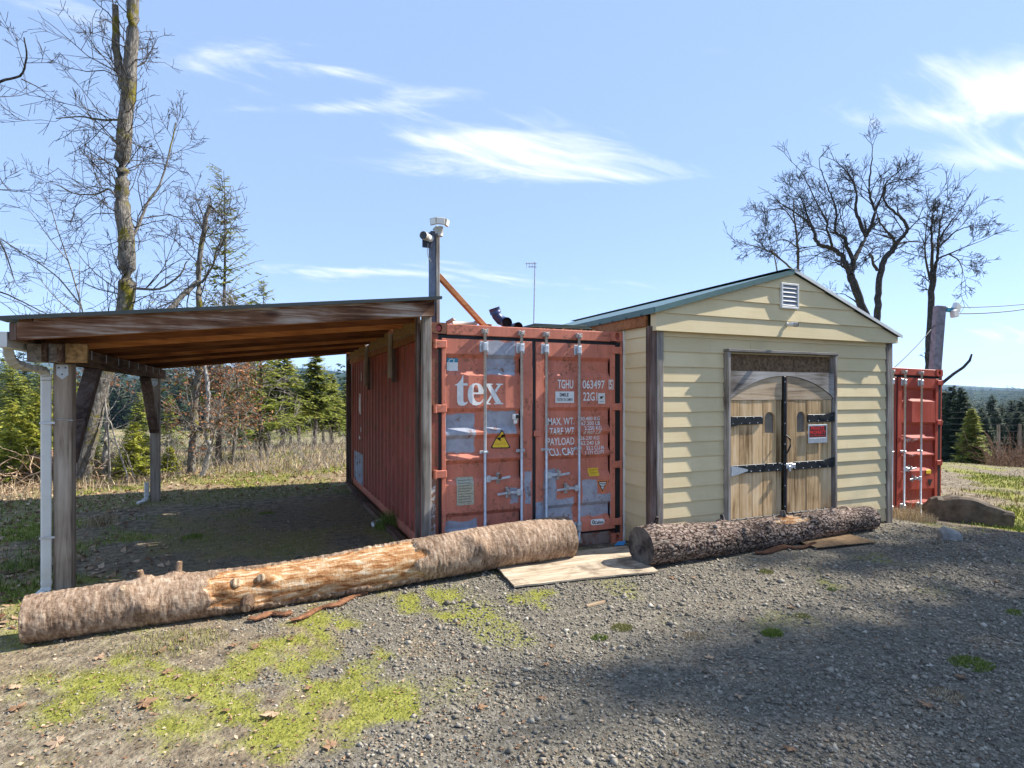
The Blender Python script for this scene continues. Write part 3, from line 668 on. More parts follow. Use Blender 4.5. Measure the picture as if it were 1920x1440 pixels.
an = np.linspace(0, 2*math.pi, 10, endpoint=False); c0 = fp(943.5, 818); lay('caution_head', (np.stack([c0[0]+.020*np.cos(an), c0[1]+.022*np.sin(an)], -1), [tuple(range(10))]), M['black_l'], 0, .0052)
lay('caution_arrow', (np.array([fp(932.5, 822), fp(941, 828), fp(941.5, 819.5)]), [(0, 1, 2)]), M['black_l'], 0, .0052)
I_ = np.array([fp(1117.5, 901), fp(1140.5, 900), fp(1129.5, 926)]); ic = I_.mean(0)
lay('warning_triangle', (I_, [(2, 1, 0)]), M['orange_l'], 1, .0032, 'downward pointing orange and black warning triangle'); lay('warning_face', (ic+(I_-ic)*.76, [(2, 1, 0)]), M['black_l'], 1, .0042)
for k, (x0, x1) in enumerate(((1123, 1136), (1124, 1135), (1126, 1133), (1127, 1132), (1128, 1131))): lay('warning_print', rect2d(*R2(x0, 904+k*2.9, x1, 905.6+k*2.9)), M['white_paint'], 1, .0052)
def pill(x0, y0, x1, y1):
    a = R2(x0, y0, x1, y1); h = (a[3]-a[2])/2; zc = (a[2]+a[3])/2; t_ = np.linspace(-math.pi/2, math.pi/2, 8)
    P = [(a[1]-h+h*math.cos(t), zc+h*math.sin(t)) for t in t_]+[(a[0]+h-h*math.cos(t), zc-h*math.sin(t)) for t in t_]; return np.array(P), [tuple(range(16))]
lay('maker_plate', pill(1107, 973.5, 1133.5, 984), M['white_paint'], 1, .004, 'white oval badge with black script'); lay('badge_lettering', fit(text2d('Celinos', .02, .3), *R2(1115, 976, 1131, 982)), M['black_l'], 1, .005)
V, F = polys2d([[(math.cos(t)*1.2, math.sin(t)) for t in an], [(math.cos(t)*.7, math.sin(t)*.5) for t in an[::-1]]]); lay('badge_emblem', fit((V, F), *R2(1109.5, 975.5, 1115.5, 982)), M['black_l'], 1, .005)
a = R2(1121, 737, 1134, 757); cpart('camera_notice_plate', lambda m: m.box(a[0], a[1], -.008, -.002, a[2], a[3], .001), M['white_plastic'])
lay('notice_mark', fit(polys2d([[(0, 0), (2, .3), (2, 1), (3, 1.1), (3, 1.6), (0, 1.5)]]), *R2(1124.5, 743, 1131, 748)), M['black_l'], 1, .0095)
lay('notice_mark', rect2d(*R2(1123.5, 752, 1131.5, 754)), plain('pale_ink', (.35, .42, .45)), 1, .0095)
# side lettering remains and white stencil box
for v0, v1, z0, z1 in ((4.80, 4.86, 2.06, 2.24), (4.93, 5.05, 1.45, 1.85), (5.06, 5.12, 1.50, 1.78), (4.86, 4.93, 1.12, 1.24), (4.98, 5.10, .98, 1.06), (.43, .445, .92, 1.02), (.43, .445, 1.15, 1.30), (.43, .445, 1.6, 1.72)):
    sm = MB(); sm.add([(-.03+.0115, v0, z0), (-.03+.0115, v1, z0+.02), (-.03+.0115, v1, z1), (-.03+.0115, v0, z1-.03)], [(0, 3, 2, 1)]); sm.build('side_lettering', M['white_paint'], c1)
# signs and devices fixed to the container (things of their own)
def flat_sign(name, label, cat, x0, y0, x1, y1, v, mat, th=.006, bend=0.0):
    p = at_v((x0+x1)/2, y1, v); a = at_v(x0, (y0+y1)/2, v)[0]; b = at_v(x1, (y0+y1)/2, v)[0]; zb, zt = p[2], at_v((x0+x1)/2, y0, v)[2]
    t = thing(name, label, cat, ((a+b)/2, v, zb)); m = MB(); m.box(a, b, v-th, v, zb, zt, .001); m.build('plate', mat, t); return t, a, b, zb, zt
def sign_print(t, name, VF, mat, v, x0, x1, z0, z1):
    V, F = fit(VF, x0, x1, z0, z1); m = MB(); m.add([(p[0], v, p[1]) for p in V], F); return m.build(name, mat, t)
t, a, b, zb, zt = flat_sign('camera_warning_sign', 'small white sign reading SMILE you\'re on camera on the container door', 'sign', 1041, 734, 1076, 755.5, -.004, M['white_plastic'])
sign_print(t, 'lettering', text2d('SMILE', .02), M['black_l'], -.0112, a+.055, b-.075, zb+.075, zt-.018); sign_print(t, 'lettering', text2d("YOU'RE ON CAMERA", .01), M['black_l'], -.0112, a+.018, b-.018, zb+.022, zb+.058)
p = at_v(964, 790, -.004); t = thing('door_camera', 'small white square camera with black lens on the left container door', 'camera', (p[0], -.004, p[2]))
m = MB(); m.box(p[0]-.03, p[0]+.045, -.045, -.004, p[2]+.02, p[2]+.085, .01); m.build('body', M['white_plastic'], t); m = MB(); m.box(p[0]+.002, p[0]+.04, -.049, -.0455, p[2]+.032, p[2]+.075, .004); m.build('lens', M['lens'], t)
m = MB(); m.box(p[0]-.012, p[0]+.03, -.035, -.004, p[2]-.025, p[2]+.019, .006); m.build('mount', M['white_plastic'], t)
# far container
red2 = paint('bright_container_paint', (.40, .060, .034), rust=.35, fade=.2)
c2, d2, cp2 = container('shipping_container', 'bright red shipping container partly hidden behind the right side of the shed', (6.82, .33, -.29),
                        dict(red=red2, rusty=red2, door=red2, side=red2, sill=red2, post=red2, cam=camp), near=False)
c2.rotation_euler = (0, R_(1.0), 0)
for nm, s, x0, x1, z0, z1 in (('stencil', '485 1P', 1.42, 1.75, 1.33, 1.39), ('stencil', '1 K', 1.55, 1.68, 1.08, 1.11)): decal(nm, fit(text2d(s, .0, .3), x0, x1, z0, z1), M['white_paint'], d2[1], prof, .0035, CUTS)
decal('yellow_label', rect2d(2.0, 2.13, .78, .85), M['yellow'], d2[1], prof, .0035, CUTS)
decal('warning_triangle', (np.array([(2.10, .55), (2.17, .68), (2.03, .68)]), [(0, 1, 2)]), M['black_l'], d2[1], prof, .0035, CUTS)
# ------------------------------------------------------------------ carport
def carport():
    t = thing('carport', 'open lean-to carport with weathered fascia, orange rafters and metal roof against the red container', 'carport', (-3.36, .53, 0))
    def part(nm, fn, mat, par=t, sm=False): m = MB(); fn(m); return m.build(nm, mat, par, sm)
    SL = (2.79-2.40)/(3.51)
    def zt(u): return 2.79+SL*u           # top of rafters
    def slab(m, u0, u1, v0, v1, dz0, dz1):
        m.add([(u0, v0, zt(u0)+dz0), (u1, v0, zt(u1)+dz0), (u1, v1, zt(u1)+dz0), (u0, v1, zt(u0)+dz0), (u0, v0, zt(u0)+dz1), (u1, v0, zt(u1)+dz1), (u1, v1, zt(u1)+dz1), (u0, v1, zt(u0)+dz1)],
              [(0, 3, 2, 1), (4, 5, 6, 7), (0, 1, 5, 4), (2, 3, 7, 6), (1, 2, 6, 5), (3, 0, 4, 7)])
    part('fascia_board', lambda m: slab(m, -3.51, -.03, -.13, -.09, -.142, 0), M['fascia'])
    part('rim_board', lambda m: slab(m, -3.56, -3.515, -.12, 6.1, -.142, -.002), M['brown_z'])
    for k in range(11): part('rafter', lambda m: slab(m, -3.51, -.04, -.085+.6*k, -.047+.6*k, -.140, -.001), M['rafter_shade'] if k in (1, 3, 4, 6, 8, 9) else M['rafter'])
    for k in range(6):
        u0 = -3.50+k*.66; part('purlin', lambda m: slab(m, u0, u0+.09, -.125, 6.1, .001, .036), M['sheath'])
    part('edge_board', lambda m: slab(m, -3.40, -.03, -.128, -.10, .002, .038), M['fascia'])
    def roof(m):
        n = 44; us = np.linspace(-3.66, .05, 2); vs_ = []; v = -.17
        while v < 6.15: vs_ += [(v, .04), (v+.10, .04), (v+.115, .058), (v+.135, .058), (v+.15, .04)]; v += .23
        V = [(u, a, zt(u)+b+dz) for dz in (0, .004) for a, b in vs_ for u in us]; n = len(vs_); F = []
        for i in range(n-1): F += [(2*i, 2*i+1, 2*i+3, 2*i+2), (2*n+2*i, 2*n+2*i+2, 2*n+2*i+3, 2*n+2*i+1)]
        F += [(0, 2*n, 2*n+1, 1), (2*n-2, 2*n-1, 4*n-1, 4*n-2)]
        m.add(V, F)
    part('metal_roof', roof, M['green_metal'])
    part('roof_edge_trim', lambda m: slab(m, -3.67, .04, -.175, -.169, .018, .052), plain('dark_trim', (.04, .05, .05), .5))
    # posts, beam, braces
    for v0 in (.53, 5.44): 
        po = part('post', lambda m: m.box(-3.43, -3.29, v0-.07, v0+.07, -.12, 2.098, .006), M['post'])
        part('post_bracket', lambda m: m.prism([(-.045, 2.09), (-.045, 1.995), (0, 1.955), (.045, 1.995), (.045, 2.09)], ((-3.36, v0-.0705, 0), (1, 0, 0), (0, 0, 1), (0, -1, 0)), .004), M['galv'], po)
        for a, b in ((-.025, 2.06), (.025, 2.06), (0, 2.0)): part('bolt', lambda m: m.tube([(-3.36+a, v0-.0744, b), (-3.36+a, v0-.080, b)], .007, 6), M['black_metal'], po)
    for u0, u1 in ((-3.435, -3.395), (-3.325, -3.285)): part('beam', lambda m: m.box(u0, u1, .17, 6.05, 2.10, 2.262, .005), M['beam'])
    part('beam_block', lambda m: m.box(-3.394, -3.326, .2, .62, 2.10, 2.26, .005), M['wood_gy'])
    part('beam_block', lambda m: m.box(-3.55, -3.437, .22, .40, 2.10, 2.258, .005), M['wood_gy'])
    part('beam_end_board', lambda m: m.box(-3.285, -3.12, .235, .275, 2.10, 2.27, .005), M['osb'])
    part('brace', lambda m: m.bar((-3.36, .62, 1.20), (-3.36, 1.52, 2.10), .09, .14, (1, 0, 0)), M['brown_z'])
    part('brace', lambda m: m.bar((-3.36, 5.36, 1.20), (-3.36, 4.50, 2.10), .09, .14, (1, 0, 0)), M['brown_z'])
    for k in range(9): part('tie_plate', lambda m: m.box(-3.288, -3.282, .50+.6*k, .52+.6*k, 2.17, 2.262, .001), M['galv'])
    # wires round the post
    part('tie_wire', lambda m: m.tube([(-3.44, .455, 1.59), (-3.36, .454, 1.585), (-3.28, .456, 1.58), (-3.30, .9, 1.575)], .003, 5), M['galv'])
    # gutter and downspout
    def gut(m):
        P = [(-3.575, 2.32), (-3.575, 2.20), (-3.66, 2.20), (-3.70, 2.30), (-3.705, 2.325)]; V = [(p[0], v, p[1]) for v in (-.12, 6.1) for p in P]
        m.add(V, [(i, i+1, i+6, i+5) for i in range(4)]); m.add([(p[0], -.12, p[1]) for p in P], [(4, 3, 2, 1, 0)])
        m.add([(p[0]*.9999+.001, v, p[1]+.004) for v in (-.12, 6.1) for p in P], [(i+5, i+6, i+1, i) for i in range(4)])
    g = part('gutter', gut, M['gutter'])
    def spout(m, P, w, d):
        P = [np.array(p, float) for p in P]; V = []; n = len(P)
        for i, p in enumerate(P):
            T = P[min(i+1, n-1)]-P[max(i-1, 0)]; T /= np.linalg.norm(T); ex = np.array([.93, .36, 0]); ex -= T*ex.dot(T); ex /= np.linalg.norm(ex); ey = np.cross(T, ex)
            rib = .006*(i % 2)*(1 if 1 < n-1 and n > 8 else 0)
            for sx, sy in ((-1, -.75), (-.8, -1), (-.3, -1), (-.25, -.9), (.25, -.9), (.3, -1), (.8, -1), (1, -.75), (1, .75), (.8, 1), (-.8, 1), (-1, .75)): V.append(p+ex*sx*(w/2-rib)+ey*sy*(d/2-rib))
        F = [(i*12+j, i*12+(j+1) % 12, (i+1)*12+(j+1) % 12, (i+1)*12+j) for i in range(n-1) for j in range(12)]
        m.add(V, F); m.add(V[-12:], [tuple(range(12))])
    def curve(P, k):
        P = np.array(P, float); n = len(P); tt = np.linspace(0, n-1, k); out = []
        for x in tt:
            i = min(int(x), n-2); f = x-i; p0, p1, p2, p3 = P[max(i-1, 0)], P[i], P[i+1], P[min(i+2, n-1)]
            out.append(.5*((2*p1)+(-p0+p2)*f+(2*p0-5*p1+4*p2-p3)*f*f+(-p0+3*p1-3*p2+p3)*f**3))
        return out
    ds = part('downspout', lambda m: spout(m, [(-3.475, .44, z) for z in (2.00, 1.4, .8, .30, .12)], .075, .055), M['gutter'])
    part('elbow', lambda m: spout(m, curve([(-3.64, .12, 2.25), (-3.64, .12, 2.16), (-3.62, .18, 2.085), (-3.56, .28, 2.05), (-3.50, .38, 2.04), (-3.478, .435, 2.0), (-3.475, .44, 1.93)], 26), .079, .06), M['tan_plastic'], ds)
    part('shoe', lambda m: spout(m, curve([(-3.475, .44, .20), (-3.475, .44, .08), (-3.49, .41, .03), (-3.56, .30, .015)], 10), .082, .062), M['gutter'], ds)
    for z in (1.55, .52): part('strap', lambda m: m.box(-3.515, -3.40, .402, .405, z, z+.02, .001), M['galv'], ds)
    part('downspout', lambda m: spout(m, curve([(-3.475, 5.36, .34), (-3.475, 5.36, .14), (-3.49, 5.33, .05), (-3.58, 5.22, .02)], 12), .07, .05), M['gutter'])
    # framing along the container
    part('corner_post', lambda m: m.box(-.135, -.045, -.07, .02, -.05, 2.645, .006), M['wood_gz'])
    part('corner_board', lambda m: m.box(-.175, -.137, .03, .12, .0, 2.645, .006), M['brown_z'])
    part('rear_post', lambda m: m.box(-.14, -.045, 5.93, 6.02, -.05, 2.64, .006), M['brown_z'])
    for v0, z0 in ((.20, 2.14), (1.72, 1.98), (3.70, 1.90)):
        part('hanger_board', lambda m: m.box(-.085, -.045, v0, v0+.09, z0, 2.64, .005), M['brown_z']); part('hanger_board', lambda m: m.box(-.135, -.0865, v0+.012, v0+.078, z0+.06, 2.64, .005), M['post'])
    for v0, v1 in ((.34, 1.70), (1.83, 3.68), (3.81, 5.90)):
        part('strand_board', lambda m: m.box(-.083, -.07, v0, v1, 2.535, 2.818, .001), M['osb']); part('ledger', lambda m: m.box(-.085, -.047, v0, v1, 2.43, 2.52, .004), M['orange_board'])
        part('translucent_strip', lambda m: m.box(-.06, -.056, v0, v1, 2.5205, 2.58, .001), M['tan_plastic'])
    return t
carport()
# sill timber lying along the container foot
m = MB(); m.bar((-.12, .3, .03), (-.14, 5.9, .03), .09, .09); tag(m.build('ground_timber', M['beam'], None, off=(-.13, 3, 0)), 'weathered timber lying along the foot of the container under the carport', 'timber')
m = MB(); m.tube([(-.30, 2.0, .05), (-.14, 2.08, .06)], .04, 10); tag(m.build('drain_pipe', M['white_plastic'], None, True, (-.25, 2, 0)), 'short white drain pipe poking out beside the container foot', 'pipe')

# ------------------------------------------------------------------ camera pole with brace, flood light, cameras
t = thing('camera_pole', 'tall weathered timber pole rising beside the container corner with diagonal brace', 'pole', (.06, .22, 2.58))
m = MB(); m.box(.015, .072, .18, .27, 2.579, 3.62, .005); m.build('timber', plain('shaded_side_timber', (.16, .18, .23), .85, .2, 0, .35, 12, .3), t)  # blue-grey piece carries the pole's shaded side in its colour
m = MB(); m.box(.0735, .118, .17, .27, 2.579, 3.60, .005); m.build('timber', M['wood_gz'], t)  # paler piece stands in for the sunlit side
m = MB(); m.bar((.11, .215, 3.14), (.72, .30, 2.585), .06, .055); m.build('brace', M['orange_board'], t)
m = MB(); m.box(-.085, .02, .145, .165, 3.42, 3.585, .004); m.build('mounting_board', plain('dark_mount', (.05, .055, .085), .7), t)
def bullet_cam(name, label, p, d, s=1.0):
    p = np.array(p, float); d = np.array(d, float); d /= np.linalg.norm(d)
    t = thing(name, label, 'camera', tuple(p)); m = MB(); P = [p+d*x*s for x in (.03, .035, .10, .125)]; m.tube(P, [.028*s, .034*s, .034*s, .030*s], 16); m.build('body', M['white_plastic'], t, True)
    m = MB(); m.tube([p+d*.1255*s, p+d*.130*s], [.028*s, .027*s], 16); m.build('lens', M['lens'], t)
    m = MB(); m.tube([p+d*.085*s, p+d*.145*s], [.0375*s, .0375*s], 16, caps=False); m.build('hood', M['tan_plastic'], t, True)
    m = MB(); m.tube([p, p+d*.04*s], [.022*s, .015*s], 12); m.tube([p-d*.012*s, p], .032*s, 14); m.build('mount', M['white_plastic'], t); return t
bullet_cam('security_camera', 'white bullet security camera on the dark board near the top of the timber pole', (-.005, .135, 3.52), (-.62, -.72, -.05), 1.15)
m = MB(); m.tube([(-.03, .12, 3.46), (-.04, .12, 3.36), (-.02, .14, 3.31), (.02, .175, 3.28)], .004, 6); tag(m.build('camera_cable', M['tan_plastic'], None, True, (-.03, .12, 3.3)), 'thin grey cable looping below the camera on the timber pole', 'cable')
t = thing('flood_light', 'three-headed beige motion flood light on top of the timber pole', 'light', (.10, .16, 3.62))
m = MB(); m.tube([(.07, .16, 3.60), (.10, .12, 3.66)], [.075, .055], 16); m.build('base', M['tan_plastic'], t, True)
m = MB(); m.tube([(.105, .10, 3.66), (.105, .09, 3.56), (.105, .085, 3.52)], [.045, .042, .034], 14); m.build('motion_sensor', M['tan_plastic'], t, True)
for ang, cx, cy in ((-1.05, .005, .10), (-.1, .09, .04), (.95, .20, .09)):
    Mx = np.array(Matrix.Rotation(ang, 3, 'Z') @ Matrix.Rotation(R_(12), 3, 'X')); hd = MB(); hd.box(-.065, .065, -.02, .02, -.05, .05, .008, Mx); hd.v = [v+np.array([cx, cy, 3.735]) for v in hd.v]; ho = hd.build('lamp_head', M['tan_plastic'], t)
    fr = MB(); fr.box(-.056, .056, -.0035, .0, -.041, .041, .001, Mx); fr.v = [v+np.array([cx, cy, 3.735])+Mx @ np.array([0, -.0205, 0]) for v in fr.v]; fr.build('lens', M['glass_lamp'], ho)
t.scale = (.74, .74, .74)

# ------------------------------------------------------------------ things on the container roof
def elbow():
    t = thing('duct_elbow', 'blue flexible duct elbow lying on the container roof', 'duct', (.86, .32, 2.58)); P = [at_v(928, 583, .34), at_v(931, 592, .34), at_v(938, 600, .33), at_v(948, 604, .30), at_v(951, 605, .2)]
    m = MB(); P = [np.array(p) for p in P]; m.tube(P, [.058, .056, .06, .058, .058], 18, caps=False); m.tube([p*1.0 for p in P[::-1]], [.054, .054, .056, .052, .054], 18, caps=False); m.build('pipe', M['blue_pipe'], t, True)
    m = MB(); d = P[0]-P[1]; d /= np.linalg.norm(d); m.tube([P[0]-d*.035, P[0]+d*.035], .066, 18); m.build('collar', M['blue_pipe'], t, True)
    m = MB(); m.tube([P[-1]+np.array([0, .05, 0]), P[-1]], .064, 18, caps=False); m.build('socket', M['blue_pipe'], t, True)
    m = MB(); m.tube([P[-1]+np.array([0, .03, 0]), P[-1]+np.array([0, .034, 0])], .056, 18); m.build('opening_shade', M['hole_shade'], t)  # black disc painted as the shade inside the elbow
elbow()
p = at_v(969, 609, .35); t = thing('duct_pipe', 'short black duct pipe lying on the container roof', 'duct', (p[0], .35, 2.58)); m = MB(); m.tube([(p[0], .30, 2.628), (p[0]+.02, .9, 2.635)], .056, 18, caps=False); m.tube([(p[0]+.02, .9, 2.635), (p[0], .3001, 2.628)], .052, 18, caps=False); m.build('pipe', M['black_pipe'], t, True)
m = MB(); m.tube([(p[0], .36, 2.628), (p[0], .365, 2.628)], .05, 16); m.build('opening_shade', M['hole_shade'], t)  # black disc painted as the shade inside the pipe
a = at_v(848, 607, .5); b = at_v(893, 608, .5); m = MB(); m.tube([a, b], .03, 10); tag(m.build('roof_pipe', M['tan_plastic'], None, True, tuple(a)), 'pale pipe lying along the front of the container roof', 'pipe')
for k, (x0, y0, x1, y1, w, lab) in enumerate(((838, 606, 852, 598, .05, 'short board propped on the container roof behind the corner casting'), (880, 612, 900, 600, .06, 'broken pale board on the container roof under the diagonal brace'), (893, 595, 905, 611, .05, 'grey offcut on the container roof left of the blue duct'), (902, 609, 922, 611, .05, 'reddish offcut on the container roof beside the blue duct'))):
    a = at_v(x0, y0, .55); b = at_v(x1, y1, .5); m = MB(); m.bar(a, b, .09, w*.6); tag(m.build('scrap_board', [M['wood_gx'], M['post'], M['wood_gx'], M['orange_board']][k], None, off=tuple(a)), lab, 'board')
for k in range(3):
    a = at_v(996+4*k, 612-2.5*k, .30+.1*k); m = MB(); m.bar(a+np.array([0, .3, 0]), at_v(1112-4*k, 616.5-2.5*k, .30+.1*k)+np.array([0, .3, 0]), .55, .018)
    tag(m.build('metal_sheet', M['dark_green'], None, off=tuple(a)), ('lowest', 'middle', 'topmost')[k]+' of the dark green metal sheets stacked on the container roof', 'sheet')
def debris():
    V, F = [], []
    for k in range(150):
        p = at_v(rng.uniform(1010, 1160), 616, rng.uniform(.13, .25)); p[2] = 2.575+rng.uniform(0, .03); d = rng.normal(0, .03, 3); d[2] *= .4; w = rng.normal(0, .008, 3); n = len(V)
        V += [p-d, p+w, p+d, p-w]; F.append((n, n+1, n+2, n+3))
    me = bpy.data.meshes.new('roof_litter'); me.from_pydata(V, [], F); set_tint(me, rng.uniform(0, 1, len(V))); tag(link('roof_litter', me, M['fallen']), 'dry needles and leaf litter along the container roof edge', 'litter', kind='stuff')
debris()
t = thing('antenna_mast', 'thin antenna mast with small crosspiece behind the container roof', 'antenna', (at_z(1001, 600, 10.5)[0], at_z(1001, 600, 10.5)[1], 2.55)); b_ = at_z(1000, 608, 10.5); b_[2] = 2.56; tp = at_z(1003, 491, 10.5)
m = MB(); m.tube([b_, tp], [.016, .012], 8); m.build('mast', M['galv'], t); 
for dz, L in ((-.03, .17), (-.09, .12)): m = MB(); e = tp+np.array([0, 0, dz]); m.tube([e-RT*L, e+RT*.03], .008, 6); m.build('element', M['galv'], t)
for k in range(3): m = MB(); e = tp+np.array([0, 0, -.06])-RT*(.05+.05*k); m.tube([e-np.array([0, 0, .05]), e+np.array([0, 0, .06])], .005, 6); m.build('rod', M['galv'], t)

# ------------------------------------------------------------------ shed
SV = -.55; U0, U1 = 2.43, 6.56; PK = (4.52, 3.39); EV = 2.795; EVR = 2.65
def shed():
    t = thing('shed', 'cream clapboard shed with arched plank double doors between two red containers', 'shed', (4.5, SV, 0))
    def part(nm, fn, mat, par=t, sm=False, lab=None):
        m = MB(); fn(m); o = m.build(nm, mat, par, sm)
        if lab: o['label'] = lab
        return o
    pass
    E = .176
    def clap(u0, u1, z, v=SV, h=E, nm='clapboard'):
        part(nm, lambda m: m.add([(u0, v, z), (u1, v, z), (u1, v, z+h+.02), (u0, v, z+h+.02), (u0, v-.030, z), (u1, v-.030, z), (u1, v-.014, z+h+.012), (u0, v-.014, z+h+.012)],
             [(0, 1, 2, 3), (4, 7, 6, 5), (0, 4, 5, 1), (2, 6, 7, 3), (1, 5, 6, 2), (0, 3, 7, 4)]), M['siding'])
    k = 0; z = .03
    while z < 2.55:
        top = min(E, 2.56-z)
        if z+top > 2.36: sp_ = 3.9 if z < 2.4 else 5.2; clap(2.555, sp_-.0015, z, h=top); clap(sp_+.0015, 6.435, z, h=top)
        else: clap(2.555, 3.515, z, h=top); clap(5.40, 6.435, z, h=top)
        z += E
    # side wall clapboards (left side, up to the container)
    z = .03
    while z < 2.5:
        hh = min(E, 2.60-z); u = U0+.012
        part('side_clapboard', lambda m: m.add([(u, SV+.075, z), (u, -.012, z), (u, -.012, z+hh+.015), (u, SV+.075, z+hh+.015), (u-.026, SV+.075, z), (u-.026, -.012, z), (u-.012, -.012, z+hh+.01), (u-.012, SV+.075, z+hh+.01)],
             [(0, 1, 2, 3), (4, 7, 6, 5), (0, 4, 5, 1), (2, 6, 7, 3), (1, 5, 6, 2), (0, 3, 7, 4)]), M['siding']); z += E
    # gable boards, clipped to the roof slope, proud of the wall below
    gv = SV-.075; z = 2.545; hs = (.205, .205, .205, .205, .2)
    for i, h in enumerate(hs):
        z1 = min(z+h, PK[1]-.01); a = lambda zz: (max(2.405, PK[0]-(PK[1]-zz-.012)/(PK[1]-EV)*(PK[0]-U0)) if zz > EV-.06 else 2.405, min(6.585, PK[0]+(PK[1]-zz-.012)/(PK[1]-EVR)*(U1-PK[0])) if zz > EVR-.06 else 6.585)
        (l0, r0), (l1, r1) = a(z), a(z1+.012)
        P = [(l0, z), (r0, z)]
        if r0 - r1 > .002 and z < EVR-.06: P += [(6.585, EVR-.022)]
        if r1-l1 > .03: P += [(r1, z1+.01), (l1, z1+.01)]
        else: P += [(PK[0], min(z1+.01, PK[1]-.015))]
        if z < EV-.06 and l1 > 2.406: P += [(2.405, EV-.022)]
        def gb(m):
            n = len(P); fr = [(p[0], gv-(.028 if p[1] <= z+.001 else .028-.016*(p[1]-z)/h), p[1]) for p in P]; bk = [(p[0], SV+.0, p[1]) for p in P]
            m.add(fr+bk, [tuple(range(n)), tuple(range(n, 2*n))[::-1]]+[((i+1) % n, i, i+n, (i+1) % n+n) for i in range(n)])
        part('gable_board', gb, M['siding']); z += h
        if z > PK[1]-.05: break
    # structure behind, closing the shed
    part('side_wall', lambda m: m.box(U1-.06, U1-.02, SV+.1, 4.8, 0, 2.6), M['siding']); part('rear_wall', lambda m: m.box(U0+.02, U1-.02, 4.8, 4.86, 0, 2.6), M['siding'])
    part('inner_wall', lambda m: m.box(U0+.02, U0+.05, SV+.1, 4.8, 0, 2.6), M['osb']); part('floor', lambda m: m.box(U0+.06, U1-.07, SV+.08, 4.79, .10, .18), M['sheath'])
    for nm, a, b in (('front_wall', 2.5, 3.56), ('front_wall', 5.42, 6.5)): part(nm, lambda m: m.box(a, b, SV+.001, SV+.07, 0, 2.6, .001), M['osb'])
    part('front_wall', lambda m: m.box(3.561, 5.419, SV+.001, SV+.07, 2.36, 2.6, .001), M['osb'])
    # corner posts
    part('corner_post', lambda m: m.box(U0-.045, U0+.03, SV-.035, SV+.07, -.05, 2.60, .006), M['brown_z'], lab='reddish brown side of the corner post')
    part('corner_trim', lambda m: m.box(U0+.032, U0+.122, SV-.048, SV-.002, -.05, 2.545, .006), M['wood_gz']); part('corner_post', lambda m: m.box(U1-.122, U1-.01, SV-.048, SV+.06, -.05, 2.545, .006), M['wood_gz'])
    part('edge_trim', lambda m: m.box(U0-.030, U0+.0, -.011, .003, .0, 2.6, .002), M['white_plastic'])
    # roof: two sheets, trims, ridge
    def slope(m, ue, ze, dz0, dz1, v0, v1, ext=0.0):
        u = [PK[0], ue]; zz = [PK[1], ze]; V = [(a, v, b+d) for d in (dz0, dz1) for v in (v0, v1) for a, b in zip(u, zz)]
        m.add(V, [(0, 1, 3, 2), (4, 6, 7, 5), (0, 4, 5, 1), (2, 3, 7, 6), (1, 5, 7, 3), (0, 2, 6, 4)])
    zl = EV-(PK[1]-EV)/(PK[0]-U0)*.06; zr = EVR-(PK[1]-EVR)/(U1-PK[0])*.06
    part('metal_roof', lambda m: slope(m, U0-.06, zl, .006, .022, SV-.13, 4.95), M['green_metal']); part('metal_roof', lambda m: slope(m, U1+.06, zr, .006, .022, SV-.13, 4.95), M['green_metal'])
    part('rake_trim', lambda m: slope(m, U0-.065, zl, -.040, .024, SV-.140, SV-.131), M['green_metal']); part('rake_trim', lambda m: slope(m, U1+.065, zr, -.012, .030, SV-.140, SV-.131), M['white_plastic'])
    part('eave_trim', lambda m: m.box(U0-.070, U0-.062, SV-.13, 4.9, zl-.045, zl+.026, .001), M['green_metal'])
    part('ridge_cap', lambda m: [m.bar((PK[0]-.06, SV-.145, PK[1]+.016), (PK[0]-.06, 4.9, PK[1]+.016), .14, .006), m.bar((PK[0]+.06, SV-.145, PK[1]+.0165), (PK[0]+.06, 4.9, PK[1]+.0165), .14, .006)], plain('dark_ridge', (.03, .05, .05), .5))
    for k in range(10): part('roof_rib', lambda m: m.box(U0-.075, U0-.0705, SV+.1+k*.3, SV+.135+k*.3, zl-.052, zl-.028, .001), M['dark_green'])
    part('eave_board', lambda m: m.box(U0-.045, U0-.008, SV+.071, 4.8, 2.61, 2.735, .004), M['orange_board'])
    # vent
    a = at_v(1463, 556, gv-.03); b = at_v(1495.5, 556, gv-.03); zt_, zb_ = at_v(1479, 533, gv)[2], at_v(1479, 580, gv)[2]
    ve = part('gable_vent', lambda m: [m.box(a[0], b[0], gv-.055, gv-.022, zt_-.025, zt_, .003), m.box(a[0], b[0], gv-.055, gv-.022, zb_, zb_+.025, .003), m.box(a[0], a[0]+.025, gv-.055, gv-.022, zb_+.0255, zt_-.0255, .003), m.box(b[0]-.025, b[0], gv-.055, gv-.022, zb_+.0255, zt_-.0255, .003)], M['white_plastic'])
    part('backing', lambda m: m.box(a[0]+.02, b[0]-.02, gv-.021, gv-.012, zb_+.02, zt_-.02, .001), M['hole_shade'], ve)
    for k in range(5):
        z0 = zb_+.032+k*(zt_-zb_-.05)/5; part('louvre', lambda m: m.add([(a[0]+.026, gv-.05, z0), (b[0]-.026, gv-.05, z0), (b[0]-.026, gv-.024, z0+.058), (a[0]+.026, gv-.024, z0+.058), (a[0]+.026, gv-.053, z0+.004), (b[0]-.026, gv-.053, z0+.004), (b[0]-.026, gv-.027, z0+.062), (a[0]+.026, gv-.027, z0+.062)], [(0, 3, 2, 1), (4, 5, 6, 7), (0, 1, 5, 4), (2, 3, 7, 6), (1, 2, 6, 5), (3, 0, 4, 7)]), plain('louvre_grey', (.33, .35, .38), .5), ve)
